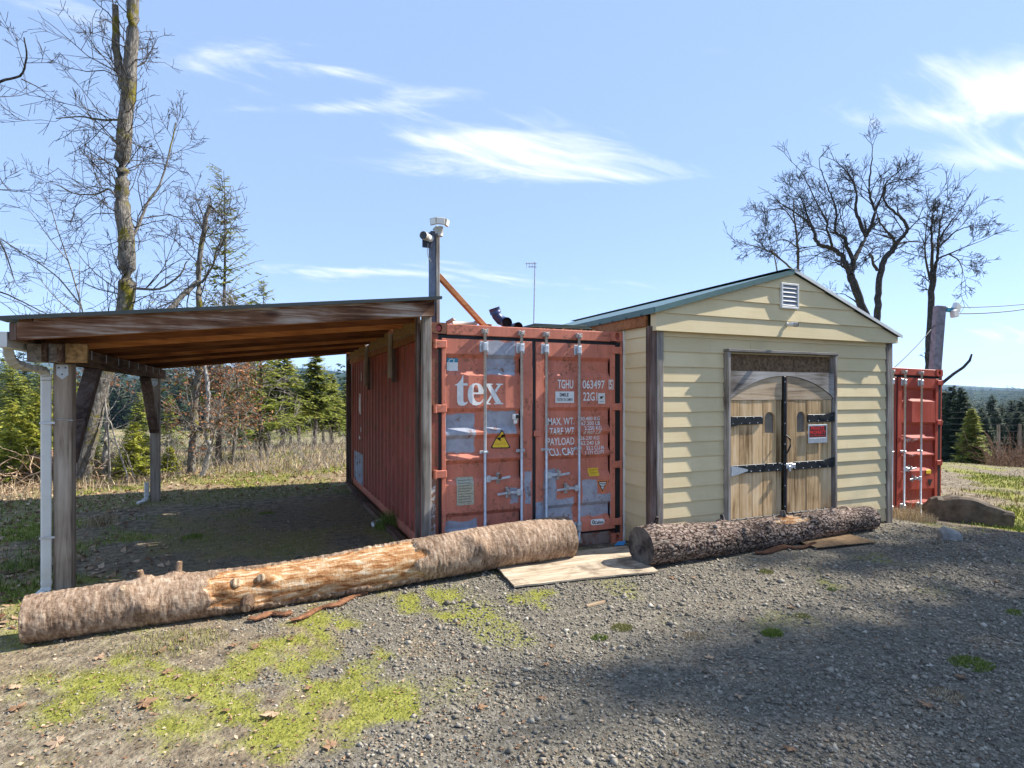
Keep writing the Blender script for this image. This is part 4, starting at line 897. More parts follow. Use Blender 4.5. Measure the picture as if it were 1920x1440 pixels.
    # door frame: jambs and head stand well proud of the wall
    D0, D1, DT = at_v(1367.5, 800, SV-.072)[0], at_v(1562.5, 800, SV-.072)[0], 2.335; fv = SV-.105
    part('door_jamb', lambda m: m.box(D0-.045, D0-.005, fv, SV+.06, .02, DT, .004), M['wood_gz']); part('door_jamb', lambda m: m.box(D1-.0, D1+.038, fv, SV+.06, .02, DT, .004), M['wood_gz'])
    part('door_head', lambda m: m.box(D0-.05, D1+.045, fv-.012, SV+.06, DT+.001, DT+.035, .004), M['wood_gx'])
    part('head_panel', lambda m: m.box(D0-.004, D1-.001, SV-.01, SV+.02, 2.10, DT, .001), plain('fibrous_board', (.19, .12, .07), .95, .1, 0, .6, 24, .5), lab='dark weathered strand board above the arched door')
    # arched header
    ax, aw, zs, ztp = (D0+D1)/2, (D1-D0)/2-.012, 1.775, 2.055
    rr = (aw**2+(ztp-zs)**2)/(2*(ztp-zs)); zc = ztp-rr; half = math.asin(aw/rr)
    arc = [(ax+rr*math.sin(q_), zc+rr*math.cos(q_)) for q_ in np.linspace(-half, half, 25)]
    part('arched_header', lambda m: m.prism([(D1-.004, 2.105), (D0, 2.105), (D0, 1.76)]+arc+[(D1-.004, 1.76)], ((0, SV-.088, 0), (1, 0, 0), (0, 0, 1), (0, 1, 0)), .045), M['wood_gx'])
    dv = SV-.072
    def arcz(u): return zc+math.sqrt(max(rr*rr-(u-ax)**2, 0))
    def X(px, side): return at_v(px, 800, dv)[0]
    leaves = []
    for side, edges, wx in ((0, (1370, 1387, 1411, 1431, 1455.5, 1466), (1434, 1453)), (1, (1476, 1491.5, 1512, 1535.6, 1559.5), (1494.5, 1510.5))):
        us = [X(e, side) for e in edges]; g = .003
        lf = thing('door', None, None, (us[0], dv, .25)); del BASE[lf.name]; lf.location = (us[0]-4.5, dv-SV, .25); lf.parent = t; BASE[lf.name] = (us[0], dv, .25)
        # arched top plank
        top = [(u, arcz(u)-.006) for u in np.linspace(us[-1]-g, us[0]+g, 13)]
        part('arch_plank', lambda m: m.prism([(us[0]+g, 1.752), (us[-1]-g, 1.752)]+top, ((0, dv-.002, 0), (1, 0, 0), (0, 0, 1), (0, 1, 0)), .03), M['plank_x'], lf)
        wz0, wz1 = 1.335, 1.60; w0, w1 = X(wx[0], side), X(wx[1], side)
        for i in range(len(us)-1):
            a_, b_ = us[i]+g, us[i+1]-g; dd = rng.uniform(0, .006)
            if a_ < (w0+w1)/2 < b_:
                w0, w1 = max(w0, a_+.012), min(w1, b_-.012); rw = (w1-w0)/2; cx = (w0+w1)/2; za = wz1-rw; ar = [(cx+rw*math.cos(q_), za+rw*math.sin(q_)) for q_ in np.linspace(0, math.pi, 11)]
                fr = ((0, dv+dd, 0), (1, 0, 0), (0, 0, 1), (0, 1, 0))
                part('plank', lambda m: [m.prism([(a_, .25), (b_, .25), (b_, wz0), (a_, wz0)], fr, .026), m.prism([(a_, wz0), (w0, wz0), (w0, za), (a_, za)], fr, .026), m.prism([(w1, wz0), (b_, wz0), (b_, za), (w1, za)], fr, .026),
                     m.prism([(a_, za), (w0, za)]+ar[::-1][1:-1]+[(w1, za), (b_, za), (b_, 1.748), (a_, 1.748)], fr, .026)], M['plank'], lf)
                gl = NT('window_glass', .08, .5); gl.b.inputs['Transmission Weight'].default_value = .75; gl.col((.55, .5, .45))
                part('window_pane', lambda m: m.box(w0-.008, w1+.008, dv+.028, dv+.031, wz0-.01, wz1+.01, .0005), gl.m, lf)
            else: part('plank', lambda m: m.box(a_, b_, dv+dd, dv+dd+.026, .25, 1.748, .003), M['plank'], lf)
        def strap(z0, a_, b_, th=.05):
            o = part('strap', lambda m: m.box(a_, b_, dv-.016, dv-.001, z0-th, z0+th, .002), M['black_metal'], lf); n = max(2, int((b_-a_)/.16)+1)
            for k in range(n*2):
                u = a_+.02+(b_-a_-.04)*k/(2*n-1); zz = z0+(.034 if k % 2 else -.034); part('bolt', lambda m: m.tube([(u, dv-.0162, zz), (u, dv-.022, zz)], [.0085, .005], 8), M['galv'], lf)
            return o
        if side == 0: strap(1.50, us[0], us[3]-.02); strap(.905, us[0]-.0, us[-1]); strap(.275, us[0], us[-1], .026)
        else: strap(1.51, us[2]+.012, us[-1]); strap(.905, us[1]-.05, us[-1]); strap(.285, us[0], us[-1], .026)
        for z0 in ((1.49, .89) if side == 0 else (1.525, .925)):
            e = us[0]-.01 if side == 0 else us[-1]+.01; sg = 1 if side == 0 else -1
            part('hinge', lambda m: [m.prism([(e, z0-.055), (e+.06*sg, z0-.055), (e+.26*sg, z0-.012), (e+.27*sg, z0), (e+.26*sg, z0+.012), (e+.06*sg, z0+.055), (e, z0+.055)][::sg], ((0, dv-.0215, 0), (1, 0, 0), (0, 0, 1), (0, 1, 0)), .005), m.tube([(e, dv-.022, z0-.06), (e, dv-.022, z0+.06)], .013, 8)], M['galv'] if (side == 0 and z0 < 1) else M['black_metal'], lf)
        leaves.append(lf)
    cx = X(1471, 1); cz = arcz(cx)
    part('astragal', lambda m: [m.box(cx-.030, cx+.0, dv-.022, dv-.006, .255, cz-.008, .003)], M['black_metal'])
    part('astragal', lambda m: m.box(cx+.001, cx+.020, dv-.028, dv-.004, .255, cz-.008, .003), M['brown_z'])
    for z in np.linspace(.4, 1.98, 7): part('bolt', lambda m: m.tube([(cx-.018, dv-.0222, z), (cx-.018, dv-.028, z)], [.008, .005], 8), M['galv'])
    part('handle', lambda m: m.tube([(cx-.01, dv-.024, 1.30), (cx-.005, dv-.05, 1.29), (cx+.012, dv-.075, 1.25), (cx+.012, dv-.078, 1.17), (cx-.008, dv-.055, 1.09), (cx-.012, dv-.026, 1.06)], [.010, .009, .011, .011, .009, .013], 8), M['black_metal'], sm=True)
    part('latch', lambda m: [m.box(cx-.01, cx+.10, dv-.040, dv-.031, .875, .945, .004), m.box(cx+.10, cx+.155, dv-.036, dv-.0165, .885, .935, .004), m.box(cx+.015, cx+.045, dv-.062, dv-.0405, .845, .915, .005)], M['galv'])
    return dv, leaves
dv, leaves = shed()
m = MB(); p0 = at_v(1497, 790, -.36); m.add([(p0[0]-.14+.03*i, -.36+.03*math.sin(i*1.9), z) for z in (1.25, 1.55, 1.75) for i in range(9)], [(r*9+i, r*9+i+1, r*9+i+10, r*9+i+9) for r in range(2) for i in range(8)])
tag(m.build('blue_tarp', M['blue_cloth'], None, True, (p0[0], -.36, 1.2)), 'blue cloth hanging behind the right arched window of the shed door', 'tarp')
bullet_cam('security_camera', 'small white bullet camera on the cream gable below the vent', at_v(1477, 608, SV-.105), (.45, -.85, -.1), .85)
t, a, b, zb, zt = flat_sign('private_property_sign', 'black, red and white PRIVATE PROPERTY sign on the right shed door', 'sign', 1515, 796, 1550.5, 830.5, dv-.018, M['white_plastic'], .004)
v_ = dv-.0228
def sp(nm, VF, mat, x0, x1, z0, z1, k=0): return sign_print(t, nm, VF, mat, v_-.0006*k, x0, x1, z0, z1)
sq = (np.array([(0, 0), (1, 0), (1, 1), (0, 1)], float), [(0, 1, 2, 3)]); H = zt-zb; Wd = b-a
sp('border', sq, M['galv'], a+.004, b-.004, zb+.004, zt-.004, 0); sp('black_field', sq, M['black_l'], a+.02, b-.02, zb+.31*H, zt-.02, 1); sp('white_field', sq, M['white_paint'], a+.022, b-.022, zb+.06, zb+.30*H, 1)
sp('lettering', text2d('PRIVATE', .02), M['red_l'], a+.045, b-.055, zt-.30*H, zt-.10*H, 2); sp('lettering', text2d('PROPERTY', .02), M['red_l'], a+.026, b-.026, zt-.525*H, zt-.33*H, 2); sp('lettering', text2d('NO TRESPASSING', .01), M['red_l'], a+.034, b-.034, zt-.645*H, zt-.57*H, 2)
# ------------------------------------------------------------------ logs, sheets, rocks
def log_mat(name, c0, c1, c2, plates):
    t = NT(name, .92, .15); b = t.attr('bare').outputs['Fac']; r = t.attr('relief').outputs['Fac']; v = t.obj((2.0, 9, 9)); f = t.noise(v, 3.0, 7, .65, .6); ff = t.noise(t.obj(), 40, 5, .7)
    lo = t.noise(t.obj(), 1.7, 4, .6); bk = t.mix(.45, t.ramp(r, [(.15, c0), (.5, c1), (.85, c2)]), t.ramp(ff, [(.3, c0), (.5, c1), (.7, c2)]))
    if plates: ck = t.step(t.vor(t.obj((10, 24, 24)), 1.0, 'Distance', 'DISTANCE_TO_EDGE'), .0, .11); bk = t.mix(ck, tuple(x*.6 for x in c0), bk)
    else: ck = t.noise(t.obj((62, 13, 13)), 1.0, 4, .7); bk = t.mix(t.step(ck, .30, .50), tuple(x*1.5 for x in c0), bk)
    bk = t.mix(1.0, bk, t.ramp(lo, [(.32, (.62, .58, .55)), (.6, (1.15, 1.12, 1.08))]), 'MULTIPLY')
    w = t.ramp(t.math('ADD', t.math('MULTIPLY', f, .8), t.math('MULTIPLY', ff, .2)), [(.34, (.06, .03, .015)), (.43, (.30, .125, .045)), (.52, (.46, .27, .13)), (.62, (.62, .51, .37))])
    t.bump(t.math('ADD', t.math('ADD', f, ff), t.math('MULTIPLY', ck, 1.2)), .6, .010); return t.col(t.mix(t.step(b, .4, .6), bk, w))
def end_mat(name, a, b):
    t = NT(name, .9, .15); f = t.noise(t.obj((1, 1, 1)), 14, 6, .65); w = t.n('ShaderNodeTexWave', {'Vector': t.obj(), 'Scale': 9.0, 'Distortion': 4.0, 'Detail': 3.0}).outputs['Fac']
    return t.col(t.ramp(t.math('ADD', t.math('MULTIPLY', w, .3), t.math('MULTIPLY', f, .7)), [(.3, a), (.7, b)]))
def log(label, A, B, rA, rB, seed, mat, emat, bare, rough, knots, plates):
    A, B = np.array(A, float), np.array(B, float); L = np.linalg.norm(B-A); ax = (B-A)/L; up = np.array([0, 0, 1.]); sd = np.cross(ax, up); sd /= np.linalg.norm(sd); up = np.cross(sd, ax)
    ns, na = 330, 84; s = np.linspace(0, 1, ns); th = np.arange(na)*2*math.pi/na; Sg, T = np.meshgrid(s, th, indexing='ij'); r = rA+(rB-rA)*Sg
    p = np.stack([Sg*L, np.cos(T)*.2, np.sin(T)*.2], -1)
    if plates: rel = 1-np.abs(fbm(p*np.array([20, 60, 60]), seed, 4, .55))*2.4
    else: rel = .5+fbm(p*np.array([70, 16, 16]), seed, 4, .65)*.9
    bm_ = bare(Sg*L, T, fbm(p*np.array([5, 9, 9]), seed+3, 4)*.5); b = sstep(.45, .55, bm_)
    r = r*(1+.07*fbm(p*1.6, seed+1, 3))+(1-b)*(rough*(rel-.5))-b*.026+b*.008*fbm(p*np.array([2.5, 40, 40]), seed+5, 3)
    for ks, kt, kr, kl in knots: r = r+.035*np.exp(-(((Sg*L-ks)/.07)**2+(np.angle(np.exp(1j*(T-kt)))*.2/.06)**2))
    C = A[None, None]+ax*(Sg*L)[..., None]+.035*np.sin(Sg*5+seed)[..., None]*up*(Sg*(1-Sg)*4)[..., None]
    V = C+r[..., None]*(np.cos(T)[..., None]*up+np.sin(T)[..., None]*sd); i = np.arange(ns-1)[:, None]*na; j = np.arange(na)[None]; k = (j+1) % na
    F = np.stack([i+j, i+k, i+na+k, i+na+j], -1).reshape(-1, 4); base = (A+B)/2-np.array([0, 0, (rA+rB)/2])
    t = thing('log', label, 'log', tuple(base)); me = mesh_np('bark', V.reshape(-1, 3)-base, [F], True)
    for nm, val in (('bare', b), ('relief', np.clip(rel, 0, 1))): a = me.attributes.new(nm, 'FLOAT', 'POINT'); a.data.foreach_set('value', val.astype(np.float32).ravel())
    link('bark', me, mat, t)
    for e, ring in ((0, V[0]), (1, V[-1])):
        c = ring.mean(0); inner = c+(ring-c)*.93; c2 = c+ax*(.012 if e == 0 else -.012); n = na
        VV = np.concatenate([ring, inner+ax*(-.006 if e == 0 else .006), [c2]]); F1 = [(q, (q+1) % n, n+(q+1) % n, n+q) if e == 1 else (n+q, n+(q+1) % n, (q+1) % n, q) for q in range(n)]; F2 = [(n+q, n+(q+1) % n, 2*n) if e == 1 else (2*n, n+(q+1) % n, n+q) for q in range(n)]
        m = MB(); m.add(VV, F1+F2); m.build('cut_end', emat, t)
    for ks, kt, kr, kl in knots:
        o = A+ax*ks; rr = rA+(rB-rA)*ks/L; d = np.cos(kt)*up+np.sin(kt)*sd; d = d+ax*.25*rng.normal(); d /= np.linalg.norm(d)
        m = MB(); m.tube([o+d*(rr-.03), o+d*(rr+kl*.6), o+d*(rr+kl)], [kr*1.35, kr*1.08, kr], 12); kn = m.build('knot', mat if kl > .05 else emat, t)
        m = MB(); m.tube([o+d*(rr+kl+.0005), o+d*(rr+kl+.004)], [kr*.86, kr*.8], 12); m.build('knot_face', emat, kn)
def bareL(s, T, n):
    a = np.angle(np.exp(1j*(T-R_(62)))); w = sstep(1.10, 1.35, s+.25*n*2)*sstep(3.10, 2.85, s+.2*n*2); m = w*sstep(1.18, 1.0, np.abs(a)+n*.9-.12*(s-2))
    end = sstep(.30, .1, s+n*.2)*sstep(.75, .45, np.abs(np.angle(np.exp(1j*(T-R_(25)))))+n*.5)
    return np.maximum(m, .0*end)
def bareR(s, T, n):
    a = np.angle(np.exp(1j*(T-R_(15)))); return sstep(1.95, 2.1, s+n*.5)*sstep(2.55, 2.4, s+n*.5)*sstep(.6, .45, np.abs(a)+n*.6)*.9
lmat = log_mat('pale_fir_bark', (.085, .050, .030), (.30, .21, .145), (.55, .445, .34), False); rmat = log_mat('dark_fir_bark', (.024, .014, .010), (.155, .108, .085), (.42, .345, .295), True)
log('long pale log with stripped orange bare wood lying across the front of the carport', (-3.28, -.70, .165), (1.43, -.34, .232), .170, .232, 3, lmat, end_mat('pale_log_end', (.22, .13, .07), (.55, .42, .28)), bareL, .011,
    [(1.33, R_(62), .034, .012), (1.66, R_(58), .030, .006), (.62, R_(38), .028, .03), (.74, R_(2), .022, .07), (.95, R_(-8), .022, .09), (1.52, R_(118), .045, .07), (.75, R_(80), .03, .015), (3.6, R_(70), .03, .01), (3.5, R_(45), .022, .01)], False)
log('dark rough-barked log lying in front of the shed doors', (1.99, -.93, .205), (5.86, -.74, .150), .212, .150, 9, rmat, end_mat('dark_log_end', (.03, .026, .026), (.17, .15, .13)), bareR, .013,
    [(.92, R_(40), .024, .025), (1.35, R_(58), .02, .02), (1.75, R_(45), .02, .02), (2.6, R_(50), .02, .02), (3.0, R_(20), .025, .03), (.15, R_(5), .02, .10), (1.2, R_(-12), .022, .05), (2.2, R_(-5), .03, .04), (3.3, R_(8), .025, .03)], True)
m = MB(); m.bar((1.98, -1.15, .30), (2.15, -1.22, .33), .012, .012); tag(m.build('wood_splinter', M['post'], None, off=(2.0, -1.15, .3)), 'pale splinter of wood sticking from the left end of the dark log', 'splinter')
def sheet(name, label, P, z, th, mat, warp, cat='plywood'):
    P = np.array(P, float); n = 14; g = np.linspace(0, 1, n); U, Vv = np.meshgrid(g, g, indexing='ij')
    xy = (P[0]*((1-U)*(1-Vv))[..., None]+P[1]*(U*(1-Vv))[..., None]+P[2]*(U*Vv)[..., None]+P[3]*((1-U)*Vv)[..., None]); e = 1-.0*U
    q3 = np.concatenate([xy*3, 0*U[..., None]], -1); xy = xy+.012*np.stack([fbm(q3*3, 5, 3), fbm(q3*3, 8, 3)], -1)
    Z = z+warp*(.5+.5*fbm(q3*.6, 7, 2))
    top = np.concatenate([xy, (Z+th)[..., None]], -1).reshape(-1, 3); bot = np.concatenate([xy, Z[..., None]], -1).reshape(-1, 3); F = []
    for i in range(n-1):
        for j in range(n-1): a = i*n+j; F += [(a, a+n, a+n+1, a+1), (a+n*n, a+1+n*n, a+n+1+n*n, a+n+n*n)]
    bd = [i*n for i in range(n)]+[(n-1)*n+j for j in range(1, n)]+[i*n+n-1 for i in range(n-2, -1, -1)]+[j for j in range(n-2, 0, -1)]
    for a, b in zip(bd, bd[1:]+bd[:1]): F.append((a, a+n*n, b+n*n, b))
    m = MB(); m.add(np.concatenate([top, bot]), F); tag(m.build(name, mat, None, off=(P[:, 0].mean(), P[:, 1].mean(), z)), label, cat)
def dirty_ply():
    t = NT('muddy_plywood', .92, .15); a = t.noise(t.obj((.9, 9, 9)), 2.5, 6, .65, .6); b = t.noise(t.obj(), 2.6, 6, .7); c = t.ramp(a, [(.3, (.24, .17, .11)), (.5, (.46, .37, .26)), (.7, (.60, .51, .39))])
    c = t.mix(t.math('MULTIPLY', t.step(b, .50, .64), .8), c, (.14, .10, .065)); c = t.mix(t.step(t.noise(t.obj(), 34, 3, .7), .66, .72), c, (.10, .07, .045)); t.bump(a, .3, .004); return t.col(c)
ply = dirty_ply()
sheet('plywood_sheet', 'weathered plywood sheet on the ground between the two logs', [(.47, -1.08), (1.97, -1.25), (2.25, -.28), (.55, -.25)], .015, .016, ply, .02)
sheet('cardboard_sheet', 'brown flattened sheet under the right half of the dark log', [(4.28, -1.20), (5.17, -1.30), (5.25, -.85), (4.35, -.80)], .012, .008, plain('brown_sheet', (.24, .155, .085), .95, .1, 0, .3, 10, .3), .015, 'sheet')
def bark_strip(label, P, w, mat, cat='bark'):
    P = np.array(P, float); n = len(P); k = 7; V = []; T = np.gradient(P, axis=0); T /= np.linalg.norm(T, axis=1)[:, None]; Sd = np.cross(T, [0, 0, 1.])
    for i in range(n):
        ww = w*(.5+.5*math.sin(math.pi*(i+.6)/(n+.2)))*(1+.2*rng.normal())
        for j in range(k): a = -1.2+2.4*j/(k-1); V.append(P[i]+Sd[i]*math.sin(a)*ww+np.array([0, 0, math.cos(a)*ww*.55+rng.normal()*.003]))
    F = [(i*k+j, i*k+j+1, (i+1)*k+j+1, (i+1)*k+j) for i in range(n-1) for j in range(k-1)]; V2 = [v-np.array([0, 0, .008]) for v in V]; N = len(V)
    m = MB(); m.add(V+V2, F+[tuple(x+N for x in f[::-1]) for f in F]+[(j, j+N, j+1+N, j+1) for j in range(k-1)]); tag(m.build('bark_strip', mat, None, off=tuple(P[0])), label, cat)
bk = plain('loose_bark', (.20, .095, .05), .95, .1, 0, .5, 22, .5)
def line(p0, p1, n, z): 
    return [np.append(at_g(p0[0]+(p1[0]-p0[0])*i/(n-1), p0[1]+(p1[1]-p0[1])*i/(n-1)+3*math.sin(i*1.3))[:2], z) for i in range(n)]
bark_strip('dark curl of bark lying along the foot of the dark log', line((1415, 1040), (1528, 1024), 9, .02), .05, plain('dark_bark', (.07, .035, .022), .95, .1, 0, .5, 22, .5))
bark_strip('reddish bark slab lying below the stripped part of the pale log', line((468, 1162), (545, 1150), 8, .01), .045, bk); bark_strip('long peeled bark strip running from under the pale log', line((545, 1166), (690, 1112), 11, .01), .04, bk)
def rock(label, P, mat, seed, amp):
    """P: list of (u,v,z0,z1,thickness) stations along a slab"""
    st = np.array(P, float); n, k = 17, 11; V = []; d = st[-1, :2]-st[0, :2]; d /= np.linalg.norm(d); nn = np.array([-d[1], d[0]]); s = np.linspace(0, len(st)-1, n)
    for x in s:
        c = np.array([np.interp(x, range(len(st)), st[:, q]) for q in range(5)])
        for j in range(k):
            a = 2*math.pi*j/k; ca, sa = math.cos(a), math.sin(a); e = .45; X = math.copysign(abs(ca)**e, ca)*c[4]; Z = math.copysign(abs(sa)**e, sa)
            V.append((c[0]+nn[0]*X, c[1]+nn[1]*X, (c[2]+c[3])/2+Z*(c[3]-c[2])/2))
    V = np.array(V); q3 = V*4.2; rg = 1-2*np.abs(fbm(q3*1.6+3, seed+6, 4)); V = V+amp*1.5*np.stack([fbm(q3, seed, 5, .6), fbm(q3+9, seed+2, 5, .6), fbm(q3+5, seed+4, 5, .6)], -1); V[:, 2] += amp*.5*rg; V[:, 1] -= amp*.6*rg
    F = [(i*k+j, (i+1)*k+j, (i+1)*k+(j+1) % k, i*k+(j+1) % k) for i in range(n-1) for j in range(k)]; m = MB(); m.add(V, [f[::-1] for f in F]+[tuple(range(k)), tuple(range((n-1)*k, n*k))[::-1]])
    tag(m.build('boulder', mat, None, off=(st[:, 0].mean(), st[:, 1].mean(), st[:, 2].min())), label, 'boulder')
rock('long flat brown boulder in front of the far red container', [(8.25, .02, -.2, -.02, .12), (8.33, -.08, -.28, .14, .16), (8.50, -.28, -.30, .19, .18), (8.64, -.46, -.30, .17, .17), (8.78, -.66, -.30, .10, .16), (8.90, -.84, -.30, .02, .14), (8.93, -.88, -.25, -.02, .11)], M['rock'], 4, .035)
rock('small pale grey rock alone on the gravel near the boulder', [(6.15, -1.44, -.04, .08, .06), (6.20, -1.48, -.04, .135, .09), (6.29, -1.53, -.04, .115, .09), (6.36, -1.57, -.04, .05, .05)], M['rock2'], 8, .022)
p = at_g(1117, 1137); m = MB(); m.bar(p+np.array([-.10, -.01, .018]), p+np.array([.11, .03, .018]), .03, .022); tag(m.build('wood_offcut', M['plank_x'], None, off=tuple(p)), 'pale wood offcut lying alone on the gravel in front of the plywood', 'offcut')
p = at_g(1163, 1024); m = MB(); m.add([p+np.array(q_) for q_ in ((-.08, 0, .02), (.02, -.05, .03), (.09, .01, .05), (.0, .05, .045), (-.08, 0, .012), (.02, -.05, .022), (.09, .01, .042), (.0, .05, .037))], [(0, 1, 2, 3), (7, 6, 5, 4), (0, 4, 5, 1), (1, 5, 6, 2), (2, 6, 7, 3), (3, 7, 4, 0)])
tag(m.build('plastic_scrap', plain('blue_plastic', (.05, .30, .62), .4), None, off=tuple(p)), 'scrap of bright blue plastic by the left end of the dark log', 'scrap')

# ------------------------------------------------------------------ utility post, wires, garden fence
zz = 13.0; t = thing('utility_post', 'leaning grey timber post behind the far red container', 'post', tuple(at_z(1746, 790, zz))); a = at_z(1745, 800, zz); b = at_z(1762, 574, zz)
m = MB(); m.bar(a, b, .20, .16, tuple(FW), .012); m.build('timber', plain('purple_grey_timber', (.23, .23, .25), .9, .2, 0, .35, 9, .3), t)
t = thing('flood_light', 'twin-headed white flood light on the leaning timber post', 'light', tuple(b)); m = MB(); m.box(b[0]+.08, b[0]+.30, b[1]-.12, b[1]-.04, b[2]-.13, b[2]-.03, .01); m.build('base', plain('teal_box', (.05, .30, .42), .4), t)
for dx, dz, an_ in ((.40, -.02, .5), (.32, -.16, -.2)):
    Mx = np.array(Matrix.Rotation(an_, 3, 'Y')); h = MB(); h.box(-.10, .10, -.05, .05, -.09, .09, .02, Mx); h.v = [v+b+np.array([dx, -.12, dz]) for v in h.v]; h.build('lamp_head', M['white_plastic'], t)
def wire(label, P, r=.010):
    P = np.array(P, float); m = MB(); m.tube(P, r, 5); tag(m.build('overhead_wire', M['wire'], None, True, tuple(P[0])), label, 'wire')
def sag(p0, p1, s, n=14): p0, p1 = np.array(p0), np.array(p1); return [p0+(p1-p0)*i/(n-1)-np.array([0, 0, s*4*(i/(n-1))*(1-i/(n-1))]) for i in range(n)]
wire('upper of the two wires leading right from the leaning post', sag(at_z(1768, 576, zz), at_z(2100, 535, zz+3), .18)); wire('lower of the two wires leading right from the leaning post', sag(at_z(1790, 588, zz), at_z(2100, 530, zz+2), .22), .012)
wire('wire running down left from the leaning post behind the shed roof', sag(at_z(1752, 610, zz), at_z(1650, 712, zz-2.5), .06), .009)
P = [at_z(x, y, 11.2) for x, y in ((1752, 735), (1767, 718), (1788, 701), (1806, 689), (1818, 676), (1822, 664))]; m = MB(); m.tube(P, [.032, .03, .027, .026, .024, .016], 7); tag(m.build('bent_branch', M['bark_dark'], None, True, tuple(P[0])), 'bare bent branch sticking out right of the far container', 'branch')
def gz(p): return np.array([p[0], p[1], float(ground_h(p[0], p[1]))])
def fence():
    zf = 24.0; pts = [at_z(x, 800, z_) for x, z_ in ((1872, zf), (1912, zf-.5), (1960, zf-1))]; t = thing('garden_fence', 'wooden posts strung with wire at the edge of the grass', 'fence', tuple(gz(pts[0])))
    for p, y in zip(pts, (797, 794, 790)): g = gz(p); m = MB(); m.tube([g, np.array([p[0], p[1], CAM[2]+(HOR-y)/FPX*zf])], .06, 8); m.build('post', M['post'], t)
    for k in range(9):
        m = MB(); 
        for a, b in zip(pts, pts[1:]): h = .25+.26*k; ga, gb = gz(a), gz(b); m.tube(sag(ga+np.array([0, 0, h]), gb+np.array([0, 0, h]), .02, 5), .006, 4)
        p0 = pts[0]-RT*.9+FW*1.5; m.tube(sag(gz(p0)+np.array([0, 0, h]), gz(pts[0])+np.array([0, 0, h]), .02, 5), .006, 4); m.build('fence_wire', M['twig_pale'], t)
fence()
# ------------------------------------------------------------------ vegetation
class Tubes:
    def __init__(s): s.V = []; s.F = []; s.n = 0
    def add(s, P, r, k):
        V, F = tube_np(P, r, k); s.V.append(V); s.F.append(F+s.n); s.n += len(V)
    def mesh(s, name, base): return mesh_np(name, np.concatenate(s.V)-np.array(base), [np.concatenate(s.F)], True)
def unit(v): return v/(np.linalg.norm(v)+1e-9)
def twigs(acc, p, d, L, r, lvl, g, cfg, tips):
    n = max(3, int(L/cfg['seg'][min(lvl, 2)])+1); P = [p]; dd = d
    for i in range(n-1):
        dd = unit(dd+g.normal(0, cfg['wig'], 3)+np.array([0, 0, cfg['up']])); P.append(P[-1]+dd*L/(n-1))
    P = np.array(P); rr = np.linspace(r, max(r*.35, cfg['rmin']), n); acc.add(P, rr, (5, 4, 3, 3)[min(lvl, 3)]); tips.append(P[-1])
    if lvl >= cfg['depth']: return
    for c in range(cfg['kids'][lvl]):
        t = g.uniform(.25, 1.0); i = min(int(t*(n-1)), n-2); q = P[i]+(P[i+1]-P[i])*(t*(n-1)-i); ax = unit(P[i+1]-P[i]); s = unit(np.cross(ax, g.normal(0, 1, 3))); a = g.uniform(.5, 1.05)
        twigs(acc, q, unit(ax*math.cos(a)+s*math.sin(a)), L*g.uniform(.35, .62)*(1.1-.4*t), max(rr[i]*.6, cfg['rmin']), lvl+1, g, cfg, tips)
CF = dict(seg=(.28, .2, .16), wig=.22, up=.06, rmin=.0045, depth=2, kids=(6, 4, 0))
